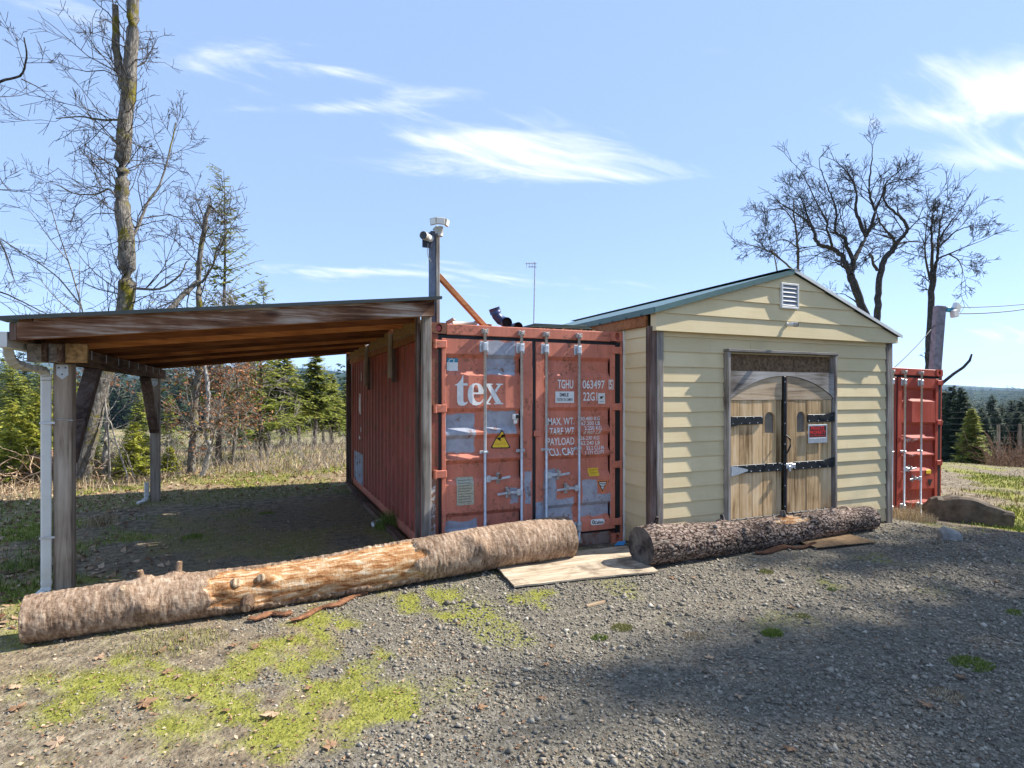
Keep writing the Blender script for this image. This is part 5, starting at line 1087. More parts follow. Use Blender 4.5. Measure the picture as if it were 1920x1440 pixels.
def limb_tree(label, limbs, z0, seed, mat, tmat, cfg, spawn, group=None, leaves=None, zvar=.5, name='bare_tree', cat='tree', Lr=(.7, 1.5), start=0.0, base_z=None):
    """limbs: list of (pixel path, r0, r1 in metres); traced at real distance z0, limbs lean towards and away from it"""
    g = np.random.default_rng(seed); tr, tw, tips = Tubes(), Tubes(), []; roots = []
    for li, (path, r0, r1) in enumerate(limbs):
        path = np.array(path, float); n = len(path); off = 0 if li == 0 else g.normal(0, zvar)
        P = np.array([at_z(x, y, z0+off*(i/max(n-1, 1))) for i, (x, y) in enumerate(path)])
        if li == 0: base = P[0].copy(); base[2] = float(ground_h(P[0][0], P[0][1]))-.1; P = np.concatenate([[base], P]); n += 1
        tt = np.linspace(0, n-1, (n-1)*4+1); Q = np.stack([np.interp(tt, range(n), P[:, k]) for k in range(3)], -1)
        for _ in range(2): Q[1:-1] = (Q[:-2]+2*Q[1:-1]+Q[2:])/4
        Q[1:-1] += g.normal(0, min(r0*.12, .008 if z0 < 20 else .03), Q[1:-1].shape); rr = np.linspace(r0, r1*(.5 if li and z0 > 20 else 1), len(Q))*(1+g.normal(0, .025, len(Q)))*cfg.get('rs', 1.0)
        if li == 0: rr[:4] *= np.linspace(1.35, 1.0, 4)
        tr.add(Q, rr, 10 if r0 > .05 else 7); Ls = np.linalg.norm(np.diff(Q, axis=0), axis=1).sum(); ns = int(spawn*Ls*(1.0 if li else cfg.get('trunkf', 1.0)))
        for k in range(ns):
            t = g.uniform(start if li == 0 else .15, 1.0); i = min(int(t*(len(Q)-1)), len(Q)-2); ax = unit(Q[i+1]-Q[i]); s = unit(np.cross(ax, g.normal(0, 1, 3))); a = g.uniform(.6, 1.35) if li == 0 else g.uniform(.4, 1.0)
            twigs(tw, Q[i], unit(ax*math.cos(a)+s*math.sin(a)), g.uniform(*Lr)*(1.15-cfg.get('tp', .5)*t), max(min(rr[i]*.45, cfg.get('rt', .02)), cfg['rmin']), 0, g, cfg, tips)
        if li and z0 > 20:
            for k in range(2): ax = unit(Q[-1]-Q[-3]); s = unit(g.normal(0, 1, 3)); a = g.uniform(0, .7); twigs(tw, Q[-1], unit(ax*math.cos(a)+s*math.sin(a)), g.uniform(.9, 1.6), max(r1*.45, .012), 1, g, cfg, tips)
        tips.append(Q[-1])
    t = thing(name, label, cat, tuple(base), group); link('trunk', tr.mesh('trunk', base), mat, t)
    if tw.n: link('crown', tw.mesh('crown', base), tmat, t)
    if leaves:
        zl, cnt, sz = leaves; T = np.array(tips); T = T[(T[:, 2] > zl[0]) & (T[:, 2] < zl[1])]
        if len(T):
            c = T[g.integers(0, len(T), cnt)]+g.normal(0, .06, (cnt, 3)); link('leaves', leaf_cards('leaves', c-base, g, sz), M['brown_leaf'], t)
    return t
def leaf_cards(name, c, g, sz, flat=False):
    n = len(c); a = g.normal(0, 1, (n, 3)); b = g.normal(0, 1, (n, 3))
    if flat: a[:, 2] *= .25; b[:, 2] *= .25
    a /= np.linalg.norm(a, axis=1)[:, None]; b -= a*(a*b).sum(1)[:, None]; b /= np.linalg.norm(b, axis=1)[:, None]; s = (sz*g.uniform(.5, 1.4, n))[:, None]; nn = np.cross(a, b)*s*.25
    V = np.stack([c-a*s, c-b*s*.6+nn, c+a*s, c+b*s*.6+nn], 1).reshape(-1, 3); i = np.arange(n)*4; me = mesh_np(name, V, [np.stack([i, i+1, i+2], -1), np.stack([i, i+2, i+3], -1)]); set_tint(me, np.repeat(g.uniform(0, 1, n), 4)); return me
GB = 'bare trees behind the carport'
limb_tree('tall bare mossy tree with forked top rising behind the carport roof', [([(147, 912), (158, 850), (172, 790), (190, 715), (215, 645), (236, 580), (240, 480), (229, 380), (230, 300), (236, 220), (245, 130), (248, 60), (252, -40)], .20, .115), ([(233, 165), (222, 130), (218, 80), (216, 10)], .085, .06),
    ([(238, 465), (262, 420), (275, 380), (300, 350), (318, 290), (330, 230)], .035, .012), ([(232, 225), (190, 225), (150, 218), (105, 222)], .025, .01), ([(232, 390), (205, 350), (185, 365), (140, 365), (105, 345)], .025, .01), ([(245, 540), (300, 545), (340, 515), (350, 490)], .03, .012)],
    12.0, 21, M['bark_moss'], M['twig'], dict(CF, kids=(5, 3, 0), rt=.013, trunkf=1.5, rmin=.0045, wig=.26), 3.8, GB, Lr=(.8, 1.7), start=.42, zvar=1.0)
limb_tree('bare tree with thick broken limb beside the spindly conifer behind the carport', [([(357, 893), (362, 840), (366, 800), (361, 760), (371, 720), (377, 670), (373, 600), (372, 530), (376, 460), (386, 410), (393, 384)], .105, .045), ([(372, 528), (350, 545), (325, 572), (305, 592)], .06, .05), ([(393, 384), (405, 395), (418, 410)], .03, .015), ([(378, 530), (400, 500), (405, 470), (420, 440)], .03, .01)],
    13.5, 22, M['bark_moss'], M['twig'], dict(CF, rt=.014, trunkf=1.3, rmin=.005), 4.6, GB, leaves=((-.2, 2.6), 800, .034), Lr=(.8, 1.7), start=.2)
limb_tree('crooked pale trunk forking low right of the rear carport post', [([(378, 895), (390, 862), (396, 838), (386, 815), (389, 770), (391, 730), (385, 690), (382, 640), (375, 590)], .065, .035), ([(396, 838), (405, 800), (415, 750), (422, 710)], .022, .01)], 13.0, 23, M['bark_pale'], M['twig_pale'], dict(CF, rt=.010, rmin=.004), 5.0, GB, leaves=((-.2, 2.4), 800, .032), Lr=(.7, 1.3), start=.3)
limb_tree('slim mossy tree among the brown leaved saplings behind the carport', [([(434, 892), (440, 830), (445, 770), (446, 700), (452, 640), (458, 585)], .055, .03)], 15.0, 24, M['bark_moss'], M['twig_pale'], dict(CF, rt=.012, rmin=.0055), 6.0, GB, leaves=((-.3, 2.8), 900, .036), Lr=(.8, 1.5), start=.3)
limb_tree('thin dark leaning tree left of the firs behind the carport', [([(505, 880), (497, 830), (488, 780), (482, 730), (476, 680), (470, 640)], .06, .035)], 17.0, 25, M['fir_trunk'], M['twig_pale'], dict(CF, rt=.012, rmin=.006), 5.0, GB, Lr=(.8, 1.5), start=.4)
limb_tree('slender white-barked birch left of the rear carport post', [([(195, 900), (197, 850), (200, 800), (201, 750), (197, 710), (190, 675), (182, 640), (176, 590)], .060, .03), ([(198, 712), (225, 705), (250, 690)], .015, .006)], 12.6, 26, M['bark_pale'], M['twig_pale'], dict(CF, rt=.010, rmin=.004), 3.2, GB, leaves=((.9, 2.9), 200, .04), Lr=(.7, 1.4), start=.35)
limb_tree('thin bare sapling with two stems right of the birch', [([(240, 893), (225, 850), (212, 810), (208, 790), (190, 778)], .022, .010), ([(252, 895), (238, 850), (222, 828)], .014, .008)], 12.0, 27, M['twig_pale'], M['twig_pale'], dict(CF, rt=.006, rmin=.003, depth=1, kids=(3, 0, 0)), 3.0, GB, Lr=(.3, .7), start=.5)
limb_tree('bare sapling with upswept branches above the left end of the carport roof', [([(206, 895), (203, 800), (190, 700), (170, 640), (155, 585), (138, 520), (118, 460), (104, 420), (95, 385), (84, 368)], .024, .006), ([(150, 570), (110, 520), (70, 490), (30, 468), (0, 445)], .016, .006), ([(150, 585), (148, 540), (150, 480)], .012, .005), ([(140, 590), (100, 555), (60, 505)], .012, .005), ([(128, 490), (95, 450), (60, 400), (45, 385)], .010, .004)],
    12.0, 28, M['twig_pale'], M['twig'], dict(CF, rt=.006, rmin=.0035, depth=1, kids=(4, 0, 0)), 3.0, GB, Lr=(.4, 1.0), start=.3)
limb_tree('bare tree at the left picture edge with branches reaching into the sky', [([(-190, 900), (-180, 700), (-170, 500), (-150, 300), (-120, 100), (-100, -40)], .14, .05), ([(-140, 230), (-60, 200), (0, 150), (40, 145), (52, 110), (45, 70)], .03, .010), ([(40, 148), (75, 165), (85, 175)], .012, .005), ([(-165, 480), (-80, 430), (-20, 420), (10, 470), (25, 520)], .03, .008), ([(-168, 500), (-100, 400), (-30, 355), (60, 357)], .02, .005), ([(-160, 560), (-60, 540), (0, 545), (60, 575), (90, 590)], .02, .008)],
    10.5, 29, M['bark_dark'], M['twig'], dict(CF, rt=.010, rmin=.004, kids=(5, 3, 0)), 2.2, GB, Lr=(.7, 1.5), start=.3)
def oak(P): return [(1360+x/3.13, 240+y/3.13) for x, y in P]
OC = dict(CF, seg=(.7, .55, .45), wig=.24, up=.05, rmin=.010, depth=2, kids=(8, 5, 0), rt=.036, trunkf=.15, rs=.75, tp=.62); GO = 'bare oaks behind the shed'; ZO = 36.0
limb_tree('large bare oak with spreading crown and leaning trunk behind the shed roof', [(oak([(860, 1250), (822, 1100), (775, 960), (735, 860)]), .36, .30), (oak([(735, 860), (700, 790), (680, 740), (630, 710), (560, 690), (520, 650), (525, 610), (490, 550), (430, 510), (370, 470), (320, 440)]), .24, .06), (oak([(735, 860), (760, 760), (800, 690), (825, 635)]), .24, .20),
    (oak([(825, 635), (790, 560), (760, 470), (775, 380), (740, 290), (690, 230), (640, 190)]), .16, .05), (oak([(825, 635), (860, 570), (880, 480), (842, 390), (845, 290), (860, 180), (866, 100)]), .16, .04), (oak([(748, 770), (710, 690), (705, 650), (655, 620), (640, 600), (655, 520), (640, 440), (610, 370), (570, 280), (550, 180)]), .17, .045),
    (oak([(625, 700), (615, 640), (590, 590), (605, 560), (560, 480), (500, 370), (460, 270), (390, 200)]), .11, .035), (oak([(690, 815), (660, 795), (615, 782)]), .09, .05), (oak([(880, 480), (920, 400), (940, 320), (1010, 260), (1060, 220)]), .08, .035), (oak([(525, 610), (480, 510), (450, 420), (400, 350)]), .08, .035), (oak([(790, 1040), (740, 1000), (690, 970), (640, 975)]), .07, .02)],
    ZO, 41, M['bark_dark'], M['twig_dark'], OC, 1.35, GO, zvar=2.2, Lr=(1.6, 3.2), start=.7)
limb_tree('bare oak with crooked forked trunk right of the large oak', [(oak([(890, 1260), (890, 1150), (895, 1000), (905, 880), (922, 780), (980, 720), (1000, 680)]), .28, .20), (oak([(1000, 680), (1050, 630), (1077, 590), (1040, 530), (960, 470), (922, 420), (945, 330), (1010, 310), (1085, 290)]), .16, .04), (oak([(1000, 680), (980, 640), (930, 590), (890, 520), (880, 450)]), .12, .04), (oak([(1000, 690), (1060, 665), (1160, 670), (1225, 680)]), .09, .035),
    (oak([(890, 832), (862, 792), (868, 762), (848, 740)]), .13, .09), (oak([(985, 650), (900, 625), (830, 600)]), .08, .03), (oak([(1040, 530), (1000, 480), (1070, 470), (1120, 450)]), .07, .03)], ZO-1, 42, M['bark_dark'], M['twig_dark'], OC, 1.2, GO, zvar=2.0, Lr=(1.5, 2.8), start=.85)
limb_tree('small bare oak left of the shed roof peak', [(oak([(432, 1100), (430, 860), (425, 700), (415, 620), (400, 500), (402, 420)]), .16, .05), (oak([(412, 845), (340, 780), (270, 730), (200, 700), (120, 680), (60, 665)]), .10, .03), (oak([(305, 845), (290, 760), (270, 690), (225, 560)]), .06, .025), (oak([(420, 700), (350, 650), (290, 660), (240, 700)]), .06, .025), (oak([(405, 560), (350, 470), (260, 480), (180, 520)]), .06, .025), (oak([(418, 640), (470, 560), (440, 440), (380, 360)]), .06, .025), (oak([(425, 730), (480, 710), (560, 700)]), .05, .025)],
    ZO+2, 43, M['bark_moss'], M['twig_dark'], OC, 1.5, GO, zvar=1.8, Lr=(1.3, 2.5), start=.5)
limb_tree('narrow bare oak with upright branches behind the leaning timber post', [(oak([(1188, 1480), (1195, 1300), (1205, 1150), (1210, 950), (1222, 830)]), .24, .22), (oak([(1215, 830), (1215, 700), (1210, 560), (1222, 430)]), .13, .03), (oak([(1228, 830), (1245, 760), (1250, 650), (1262, 540), (1305, 420)]), .13, .03), (oak([(1200, 890), (1172, 760), (1172, 640), (1190, 480)]), .09, .03), (oak([(1240, 770), (1310, 740), (1400, 700), (1510, 660)]), .08, .03), (oak([(1310, 740), (1370, 770), (1392, 830), (1388, 900)]), .06, .025), (oak([(1250, 660), (1330, 540), (1390, 470)]), .08, .03), (oak([(1255, 700), (1350, 600), (1460, 570)]), .08, .03)],
    ZO-2, 44, M['bark_dark'], M['twig_dark'], OC, 1.7, GO, zvar=1.8, Lr=(1.2, 2.4), start=.2)

def conifer_mesh(H, Rr, g, whorls=24, perw=7, tw=8, bare=.08, droop=.35, tl=.30, tip=.10, dens=1.0, curve=.85):
    hs = np.linspace(bare, .985, whorls)*H; B = []
    for h in hs:
        f = 1-(h/H-bare)/(1-bare); L = Rr*(f**curve)*.97+tip
        for k in range(perw):
            if g.uniform() > dens: continue
            B.append((h+g.normal(0, .015)*H, g.uniform(0, 2*math.pi), L*g.uniform(.65, 1.15), f))
    B = np.array(B); n = len(B); az = B[:, 1]; d = np.stack([np.cos(az), np.sin(az), 0*az], -1); rise = (.45-droop*1.5*B[:, 3]+g.normal(0, .1, n))
    t = np.linspace(.12, 1, tw)[None, :]; L = B[:, 2][:, None]
    c = np.stack([0*az, 0*az, B[:, 0]], -1)[:, None, :]+d[:, None, :]*(L*t)[..., None]; c[..., 2] += L*t*rise[:, None]-droop*.5*L*t**2
    sl = (tl*L*(1.05-.75*t)+.05)*g.uniform(.7, 1.3, (n, tw)); S_ = np.stack([-np.sin(az), np.cos(az), 0*az], -1)[:, None, :]; Vv = []; tint = []
    for sg in (-1, 1):
        dr = d[:, None, :]*.62+S_*sg*.78+np.stack([0*t+g.normal(0, .12, (n, tw)), g.normal(0, .12, (n, tw)), g.normal(-.18, .2, (n, tw))], -1); e = c+dr*sl[..., None]; w = np.cross(dr, np.array([0, 0, 1.]))+g.normal(0, .35, (n, tw, 3)); w = w/np.linalg.norm(w, axis=-1)[..., None]*(sl*.20)[..., None]; mid = c+(e-c)*.45
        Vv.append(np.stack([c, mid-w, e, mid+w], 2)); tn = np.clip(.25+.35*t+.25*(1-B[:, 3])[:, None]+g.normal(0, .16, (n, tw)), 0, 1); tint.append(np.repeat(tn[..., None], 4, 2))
    V = np.concatenate([x.reshape(-1, 3) for x in Vv]); i = np.arange(len(V)//4)*4
    return V, np.stack([i, i+1, i+2, i+3], -1), np.concatenate([x.ravel() for x in tint]), B, d, rise
def conifer(label, px, ytop, z, mat, seed, R=.22, group=None, bare=.05, dens=1.0, whorls=26, perw=7, tw=8, trunk_r=None, tl=.30, droop=.3, branches=False, pos=None, H=None, name='fir_tree'):
    g = np.random.default_rng(seed)
    if pos is None: p = at_z(px, 700, z); b = gz(p); H = CAM[2]+(HOR-ytop)/FPX*z-b[2]
    else: b = gz(pos)
    t = thing(name, label, 'tree', tuple(b-np.array([0, 0, .05])), group); V, F, tn, B, d, rise = conifer_mesh(H, R*H, g, whorls, perw, tw, bare, droop, tl, .03*H, dens); me = mesh_np('crown', V, [F]); set_tint(me, tn); link('crown', me, mat, t)
    a = Tubes(); tr = trunk_r or .012*H; zt = np.linspace(0, 1, 12); a.add(np.stack([.01*H*np.sin(zt*4+seed), .01*H*np.cos(zt*3+seed)-.01*H, zt*H], -1), np.linspace(tr, .006, 12), 8)
    if branches:
        for (h, az, L, f), dd, rs in zip(B, d, rise):
            tt = np.linspace(0, 1, 4)[:, None]; P = np.array([0, 0, h])+dd*L*tt; P[:, 2] += (L*tt*rs-droop*.5*L*tt**2)[:, 0]; a.add(P, np.linspace(.012, .004, 4), 3)
    link('trunk', a.mesh('trunk', (0, 0, 0)), M['fir_trunk'], t); return t
GY = 'young bright firs behind the carport'
for i, (px, yt, z, R, lab) in enumerate(((22, 752, 11.8, .34, 'bushy young fir at the left picture edge'), (64, 728, 12.2, .32, 'bright young fir with tall leader left of the downspout'), (96, 760, 13.0, .36, 'small young fir half hidden behind the downspout'), (168, 800, 14.5, .36, 'low young fir between the leaning mossy trunk and the birch'),
        (250, 788, 13.0, .40, 'bright young fir left of the rear carport post'), (275, 815, 14.5, .42, 'low young fir just behind the rear carport post'), (318, 835, 13.8, .45, 'low spreading young fir right of the rear carport post'), (-25, 740, 12.5, .34, 'young fir cut off by the left picture edge'))):
    conifer(lab, px, yt, z, M['needle_b'], 60+i, R, GY, .02, .95, 22, 7, 9, tl=.34, droop=.12)
GF = 'firs with bare lower trunks seen through the carport'
for i, (px, yt, z, R, br, lab) in enumerate(((531, 655, 21, .24, .42, 'tall fir with long bare trunk seen through the carport'), (591, 651, 22, .20, .40, 'narrow tall fir beside the red container seen through the carport'), (478, 640, 24, .26, .30, 'leafy fir behind the thin leaning tree'), (502, 692, 23, .30, .35, 'shorter fir left of the tall bare-trunked fir'), (560, 708, 26, .26, .45, 'small fir between the two tall firs'),
        (622, 700, 24, .22, .25, 'fir standing close to the rear edge of the container'), (652, 716, 27, .24, .2, 'fir half hidden by the rear corner of the container'), (545, 742, 29, .3, .4, 'low dark fir behind the tall bare-trunked fir'), (605, 735, 30, .28, .45, 'slim fir behind the narrow tall fir'), (448, 690, 30, .24, .2, 'fir behind the brown leaved saplings'))):
    conifer(lab, px, yt, z, M['needle_m'], 80+i, R*1.25, GF, br, .95, 26, 8, 9, trunk_r=.09, tl=.36, droop=.35, branches=True)
conifer('spindly nearly bare conifer rising above the middle of the carport roof', 416, 318, 15.0, M['needle_m'], 99, .19, None, .2, .85, 36, 5, 6, trunk_r=.075, tl=.17, droop=-.05, branches=True)
conifer('small pointed conifer top just above the carport roof', 491, 520, 16.0, M['needle_m'], 98, .2, None, .1, .8, 26, 5, 7, trunk_r=.05, tl=.3, droop=.1, branches=True)
GD = 'dark firs standing beyond the yard'
for i, (px, yt, z, R, lab) in enumerate(((12, 648, 27, .24, 'dark fir behind the young firs at the left edge'), (42, 656, 29, .24, 'dark fir second from the left picture edge'), (72, 664, 32, .24, 'dark fir directly behind the downspout elbow'), (100, 690, 27, .26, 'dark fir between downspout and front carport post'), (-20, 655, 26, .24, 'dark fir cut by the left picture edge'), (28, 672, 21, .3, 'mid-height fir behind the bright young firs'), (86, 700, 20, .32, 'bushy fir just left of the downspout'), (135, 705, 24, .3, 'fir seen between front post and brace'), (262, 735, 30, .3, 'fir left of the rear carport post across the grass'), (318, 742, 32, .3, 'fir right of the rear carport post across the grass'))):
    conifer(lab, px, yt, z, M['needle_m'] if i not in (1, 4) else M['needle_d'], 110+i, R, GD, .03, 1, 30, 8, 8, tl=.34)
GR = 'firs beyond the grass at right'
for i, (px, yt, z, R, mt, lab) in enumerate(((1786, 722, 27, .20, 'needle_d', 'dark fir just right of the far container'), (1803, 727, 26, .22, 'needle_d', 'tallest dark fir right of the far container'), (1822, 765, 24, .26, 'needle_m', 'sunlit yellow-green fir in front of the dark firs'), (1769, 732, 29, .22, 'needle_d', 'dark fir partly hidden by the far container'), (1859, 742, 46, .22, 'needle_d', 'pointed dark fir left of the fence posts'), (1841, 764, 44, .24, 'needle_d', 'shorter dark fir beside the sunlit fir'), (1877, 760, 48, .24, 'needle_d', 'low dark fir behind the left fence post'),
        (1899, 750, 46, .22, 'needle_d', 'pointed dark fir between the fence posts'), (1916, 746, 43, .24, 'needle_d', 'dark fir at the right picture edge'), (1945, 740, 44, .24, 'needle_d', 'dark fir just outside the right picture edge'), (1828, 770, 52, .26, 'needle_d', 'low dark fir behind the sunlit fir'), (1868, 772, 38, .3, 'needle_d', 'low bushy fir in front of the pointed dark fir'), (1890, 775, 40, .3, 'needle_d', 'low bushy fir behind the fence wires'), (1908, 770, 38, .3, 'needle_d', 'low bushy fir behind the right fence post'), (1848, 782, 36, .3, 'needle_d', 'low bushy fir left of the fence'), (1755, 740, 34, .24, 'needle_d', 'dark fir mostly hidden behind the far container'))):
    conifer(lab, px, yt, z, M[mt], 130+i, R*1.1, GR, .02, 1, 40, 11, 9, tl=.42)
# firs right of the yard, outside the picture: they shade the gravel
for i, (u, v, H, lab) in enumerate(((24.0, -6.65, 22.2, 'tall dense fir beside the drive right of the picture'), (24.6, -4.6, 19.8, 'shorter dense fir nearest the yard right of the picture'), (23.0, -9.6, 23.0, 'dense fir further down the drive right of the picture'), (22.0, -12.8, 24.0, 'dense fir behind the viewpoint beside the drive'), (26.5, -8.3, 24.6, 'tallest dense fir in the row right of the picture'))):
    conifer(lab, 0, 0, 0, M['needle_d'], 150+i, .16, 'firs beside the drive', .04, 1, 54, 9, 9, tl=.33, pos=(u, v), H=H)
def far_forest():
    g = np.random.default_rng(5); V, F, T = [], [], []; n0 = 0; protos = []
    for k in range(5): protos.append(conifer_mesh(1.0, .20, np.random.default_rng(300+k), 11, 6, 2, .03, .4, .8, .03, 1.0)[:3])
    hp = [conifer_mesh(1.0, .24, np.random.default_rng(400+k), 6, 5, 1, .03, .5, 1.0, .04, 1.0)[:3] for k in range(3)]
    sites = []
    for k in range(420): a = g.uniform(-1.0, -.1); z = g.uniform(108, 180); sites.append((a, z, g.uniform(7, 13)))
    for k in range(60): a = g.uniform(-1.0, -.72); z = g.uniform(55, 100); sites.append((a, z, g.uniform(6, 9)))
    for k in range(3800): a = g.uniform(-1.05, 1.05); z = 175*(620/175)**g.uniform(0, 1); sites.append((a, z, g.uniform(3.2, 6.3)))
    hu, hv, hz = HILLS[1]
    for k in range(11000):
        i = g.integers(3, 8); j = g.integers(0, hu.shape[1]); sites.append((None, (hu[i, j]+g.normal(0, 30), hv[i, j]+g.normal(0, 30), hz[i, j]-5), g.uniform(8, 14)))
    for a, z, H in sites:
        if a is not None: p = CAM+FW*z+RT*a*z; p[2] = ground_h(p[0], p[1], False)-.3
        else: p = np.array(z)
        d = p-CAM
        if d @ FW < 20 or abs((d @ RT)/(d @ FW)) > 1.3: continue
        v, f, tn = protos[g.integers(0, 5)] if a is not None and z < 176 else hp[g.integers(0, 3)]; c, s = math.cos(g.uniform(0, 6)), math.sin(g.uniform(0, 6)); q = math.hypot(c, s); c, s = c/q, s/q
        vv = np.stack([v[:, 0]*c-v[:, 1]*s, v[:, 0]*s+v[:, 1]*c, v[:, 2]], -1)*np.array([1, 1, 1.])*H+p; V.append(vv); F.append(f+n0); T.append(np.clip(tn+g.normal(0, .15), 0, 1)); n0 += len(v)
    me = mesh_np('distant_forest', np.concatenate(V), [np.concatenate(F)]); set_tint(me, np.concatenate(T)); tag(link('distant_forest', me, M['needle_d']), 'far conifer woodland across the valley and on the ridges', 'forest', kind='stuff')
far_forest()
# ------------------------------------------------------------------ ground cover
def frustum_pts(n, d0, d1, power, g, amax=1.0):
    """random points in front of the camera; density falls with distance"""
    x = g.uniform(0, 1, n); e = 2-power; d = (d0**e+x*(d1**e-d0**e))**(1/e); a = g.uniform(-amax, amax, n); ang = np.arctan(a)
    return CAM[0]+d*np.sin(ang+TH), CAM[1]+d*np.cos(ang+TH), d
def blocked(u, v, pad=.02):
    m = (u > -.05-pad) & (u < 2.42) & (v > -.02) & (v < 6.1); m |= (u > 2.38-pad) & (u < 6.6) & (v > -.6) & (v < 5); m |= (u > 6.8) & (u < 9.28) & (v > .3) & (v < 6.5)
    m |= (u > .5) & (u < 2.2) & (v > -1.15+.0*u) & (v < -.25) & (v > -1.07-.115*(u-.48))
    m |= (u > 4.3) & (u < 5.2) & (v > -1.25) & (v < -.8); return m
def gravel():
    g = np.random.default_rng(12); u, v, d = frustum_pts(230000, 2.2, 12, 1.05, g); gr, mo, dr = zones(u, v); keep = (g.uniform(0, 1, len(u)) < np.clip(gr*.95+.42*(v < 0), 0, 1)*np.where(mo > .6, .5, 1)*np.clip(.75+1.3*fbm(np.stack([u*.6, v*1.6, 0*u], -1), 21, 4), .12, 1)) & ~blocked(u, v)
    u, v, d = u[keep], v[keep], d[keep]; n = len(u); s = np.exp(g.normal(math.log(.0064), .52, n)); s = np.clip(s, .0035, .034)*np.where(gr[keep] > .5, 1.0, .60)*np.clip(.85+d*.03, .9, 1.25)
    V0 = np.array([(1, 0, 0), (-1, 0, 0), (0, 1, 0), (0, -1, 0), (0, 0, 1), (0, 0, -1)], float); F0 = np.array([(0, 2, 4), (2, 1, 4), (1, 3, 4), (3, 0, 4), (2, 0, 5), (1, 2, 5), (3, 1, 5), (0, 3, 5)])
    V = V0[None]*s[:, None, None]*g.uniform(.6, 1.35, (n, 6, 1)); V += g.normal(0, .28, (n, 6, 3))*s[:, None, None]; V[..., 2] *= .62
    a = g.uniform(0, 6.28, n); c, s_ = np.cos(a)[:, None], np.sin(a)[:, None]; x = V[..., 0]*c-V[..., 1]*s_; y = V[..., 0]*s_+V[..., 1]*c
    z = V[..., 2]+(ground_h(u, v)+s*.25)[:, None]; V = np.stack([x+u[:, None], y+v[:, None], z], -1).reshape(-1, 3)
    me = mesh_np('gravel', V, [(F0[None]+np.arange(n)[:, None, None]*6).reshape(-1, 3)]); set_tint(me, np.repeat(np.clip(g.beta(1.9, 2.7, n), 0, 1), 6)); tag(link('gravel', me, M['stones']), 'loose grey gravel on the drive', 'gravel', kind='stuff')
gravel()
def blades(name, u, v, h, w, mat, g, lean=.45, tint=None, label='', cat='grass', base=None, thing_=False, group=None, extra=.0):
    n = len(u); z = ground_h(u, v)+extra; a = g.uniform(0, 6.28, n); ln = g.uniform(.05, 1, n)*lean; la = g.uniform(0, 6.28, n)
    wx, wy = np.cos(a)*w/2, np.sin(a)*w/2; tx, ty = np.cos(la)*ln*h, np.sin(la)*ln*h; P0 = np.stack([u-wx, v-wy, z-.004], -1); P1 = np.stack([u+wx, v+wy, z-.004], -1)
    M0 = np.stack([u-wx*.7+tx*.35, v-wy*.7+ty*.35, z+h*.6], -1); M1 = np.stack([u+wx*.7+tx*.35, v+wy*.7+ty*.35, z+h*.6], -1); Tp = np.stack([u+tx, v+ty, z+h*np.sqrt(np.maximum(1-ln**2*.6, .15))], -1)
    V = np.stack([P0, P1, M1, M0, Tp], 1).reshape(-1, 3); i = np.arange(n)*5; b = np.array(base if base is not None else (0, 0, 0.)); me = mesh_np(name, V-b, [np.stack([i, i+1, i+2, i+3], -1), np.stack([i+3, i+2, i+4], -1)])
    set_tint(me, np.repeat(np.clip(g.uniform(0, 1, n) if tint is None else tint, 0, 1), 5)); o = link(name, me, mat, None, base)
    return tag(o, label, cat, group, None if thing_ else 'stuff')
g = np.random.default_rng(77)
u, v, d = frustum_pts(200000, 2.2, 9, 1.0, g); gr, mo, dr = zones(u, v); k = (g.uniform(0, 1, len(u)) < np.clip(mo-.30, 0, 1)*.8*(1-.8*gr)) & ~blocked(u, v) & (v < 1.2); u, v, d = u[k], v[k], d[k]
blades('moss_grass', u, v, g.uniform(.005, .022, len(u)), np.full(len(u), .0045)+d*.0004, M['grass_g'], g, .9, label='short mossy grass in the foreground', tint=.5+.5*fbm(np.stack([u, v, 0*u], -1)*2.2, 3, 3)+g.normal(0, .2, len(u)))
u, v, d = frustum_pts(150000, 6, 20, .9, g); gr, mo, dr = zones(u, v); k = (g.uniform(0, 1, len(u)) < np.clip(mo*1.1-.2, 0, 1)*(1-gr)) & ~blocked(u, v) & ((v > 2) | (u > 6.3) | (u < -3.3)); u, v, d = u[k], v[k], d[k]
blades('yard_grass', u, v, g.uniform(.02, .075, len(u)), .004+d*.0007, M['grass_d'], g, .9, label='short green grass behind the carport and beyond the boulder', tint=.45+.5*fbm(np.stack([u, v, 0*u], -1)*1.1, 6, 3)+g.normal(0, .2, len(u))+.35*(u > 6.3))
u, v, d = frustum_pts(60000, 9, 26, .7, g); nn = fbm(np.stack([u, v, 0*u], -1)*.35, 9, 3); edge = np.hypot(u-1.5, v+1); k = (edge+1.5*nn > 10.3) & ~blocked(u, v) & (g.uniform(0, 1, len(u)) < np.where(u > 6, .25, .5)); u, v, d, nn = u[k], v[k], d[k], nn[k]
blades('dry_brush', u, v, g.uniform(.06, .26, len(u))*np.clip(.8+nn, .25, 1.5)*np.where(u > 6, .5, 1), .004+d*.0006, M['straw'], g, .95, label='dry straw and brush along the edge of the yard')
u, v, d = frustum_pts(60000, 5.5, 24, .8, g); k = (u > -4.6) & (u < -2.6) & (v > -.4) & (v < 2.2) | (v > 5.4) & (v < 9.5) & (u < 2.5) | (u < -3.4) & (v > -.3) & (v < 7); k &= ~blocked(u, v) & (g.uniform(0, 1, len(u)) < np.where(v < 4, .28, .5)); u, v = u[k], v[k]
me = leaf_cards('leaf_litter', np.stack([u, v, ground_h(u, v)+.012], -1), g, .038, True); tag(link('leaf_litter', me, M['fallen']), 'carpet of dry brown leaves behind the carport', 'leaves', kind='stuff')
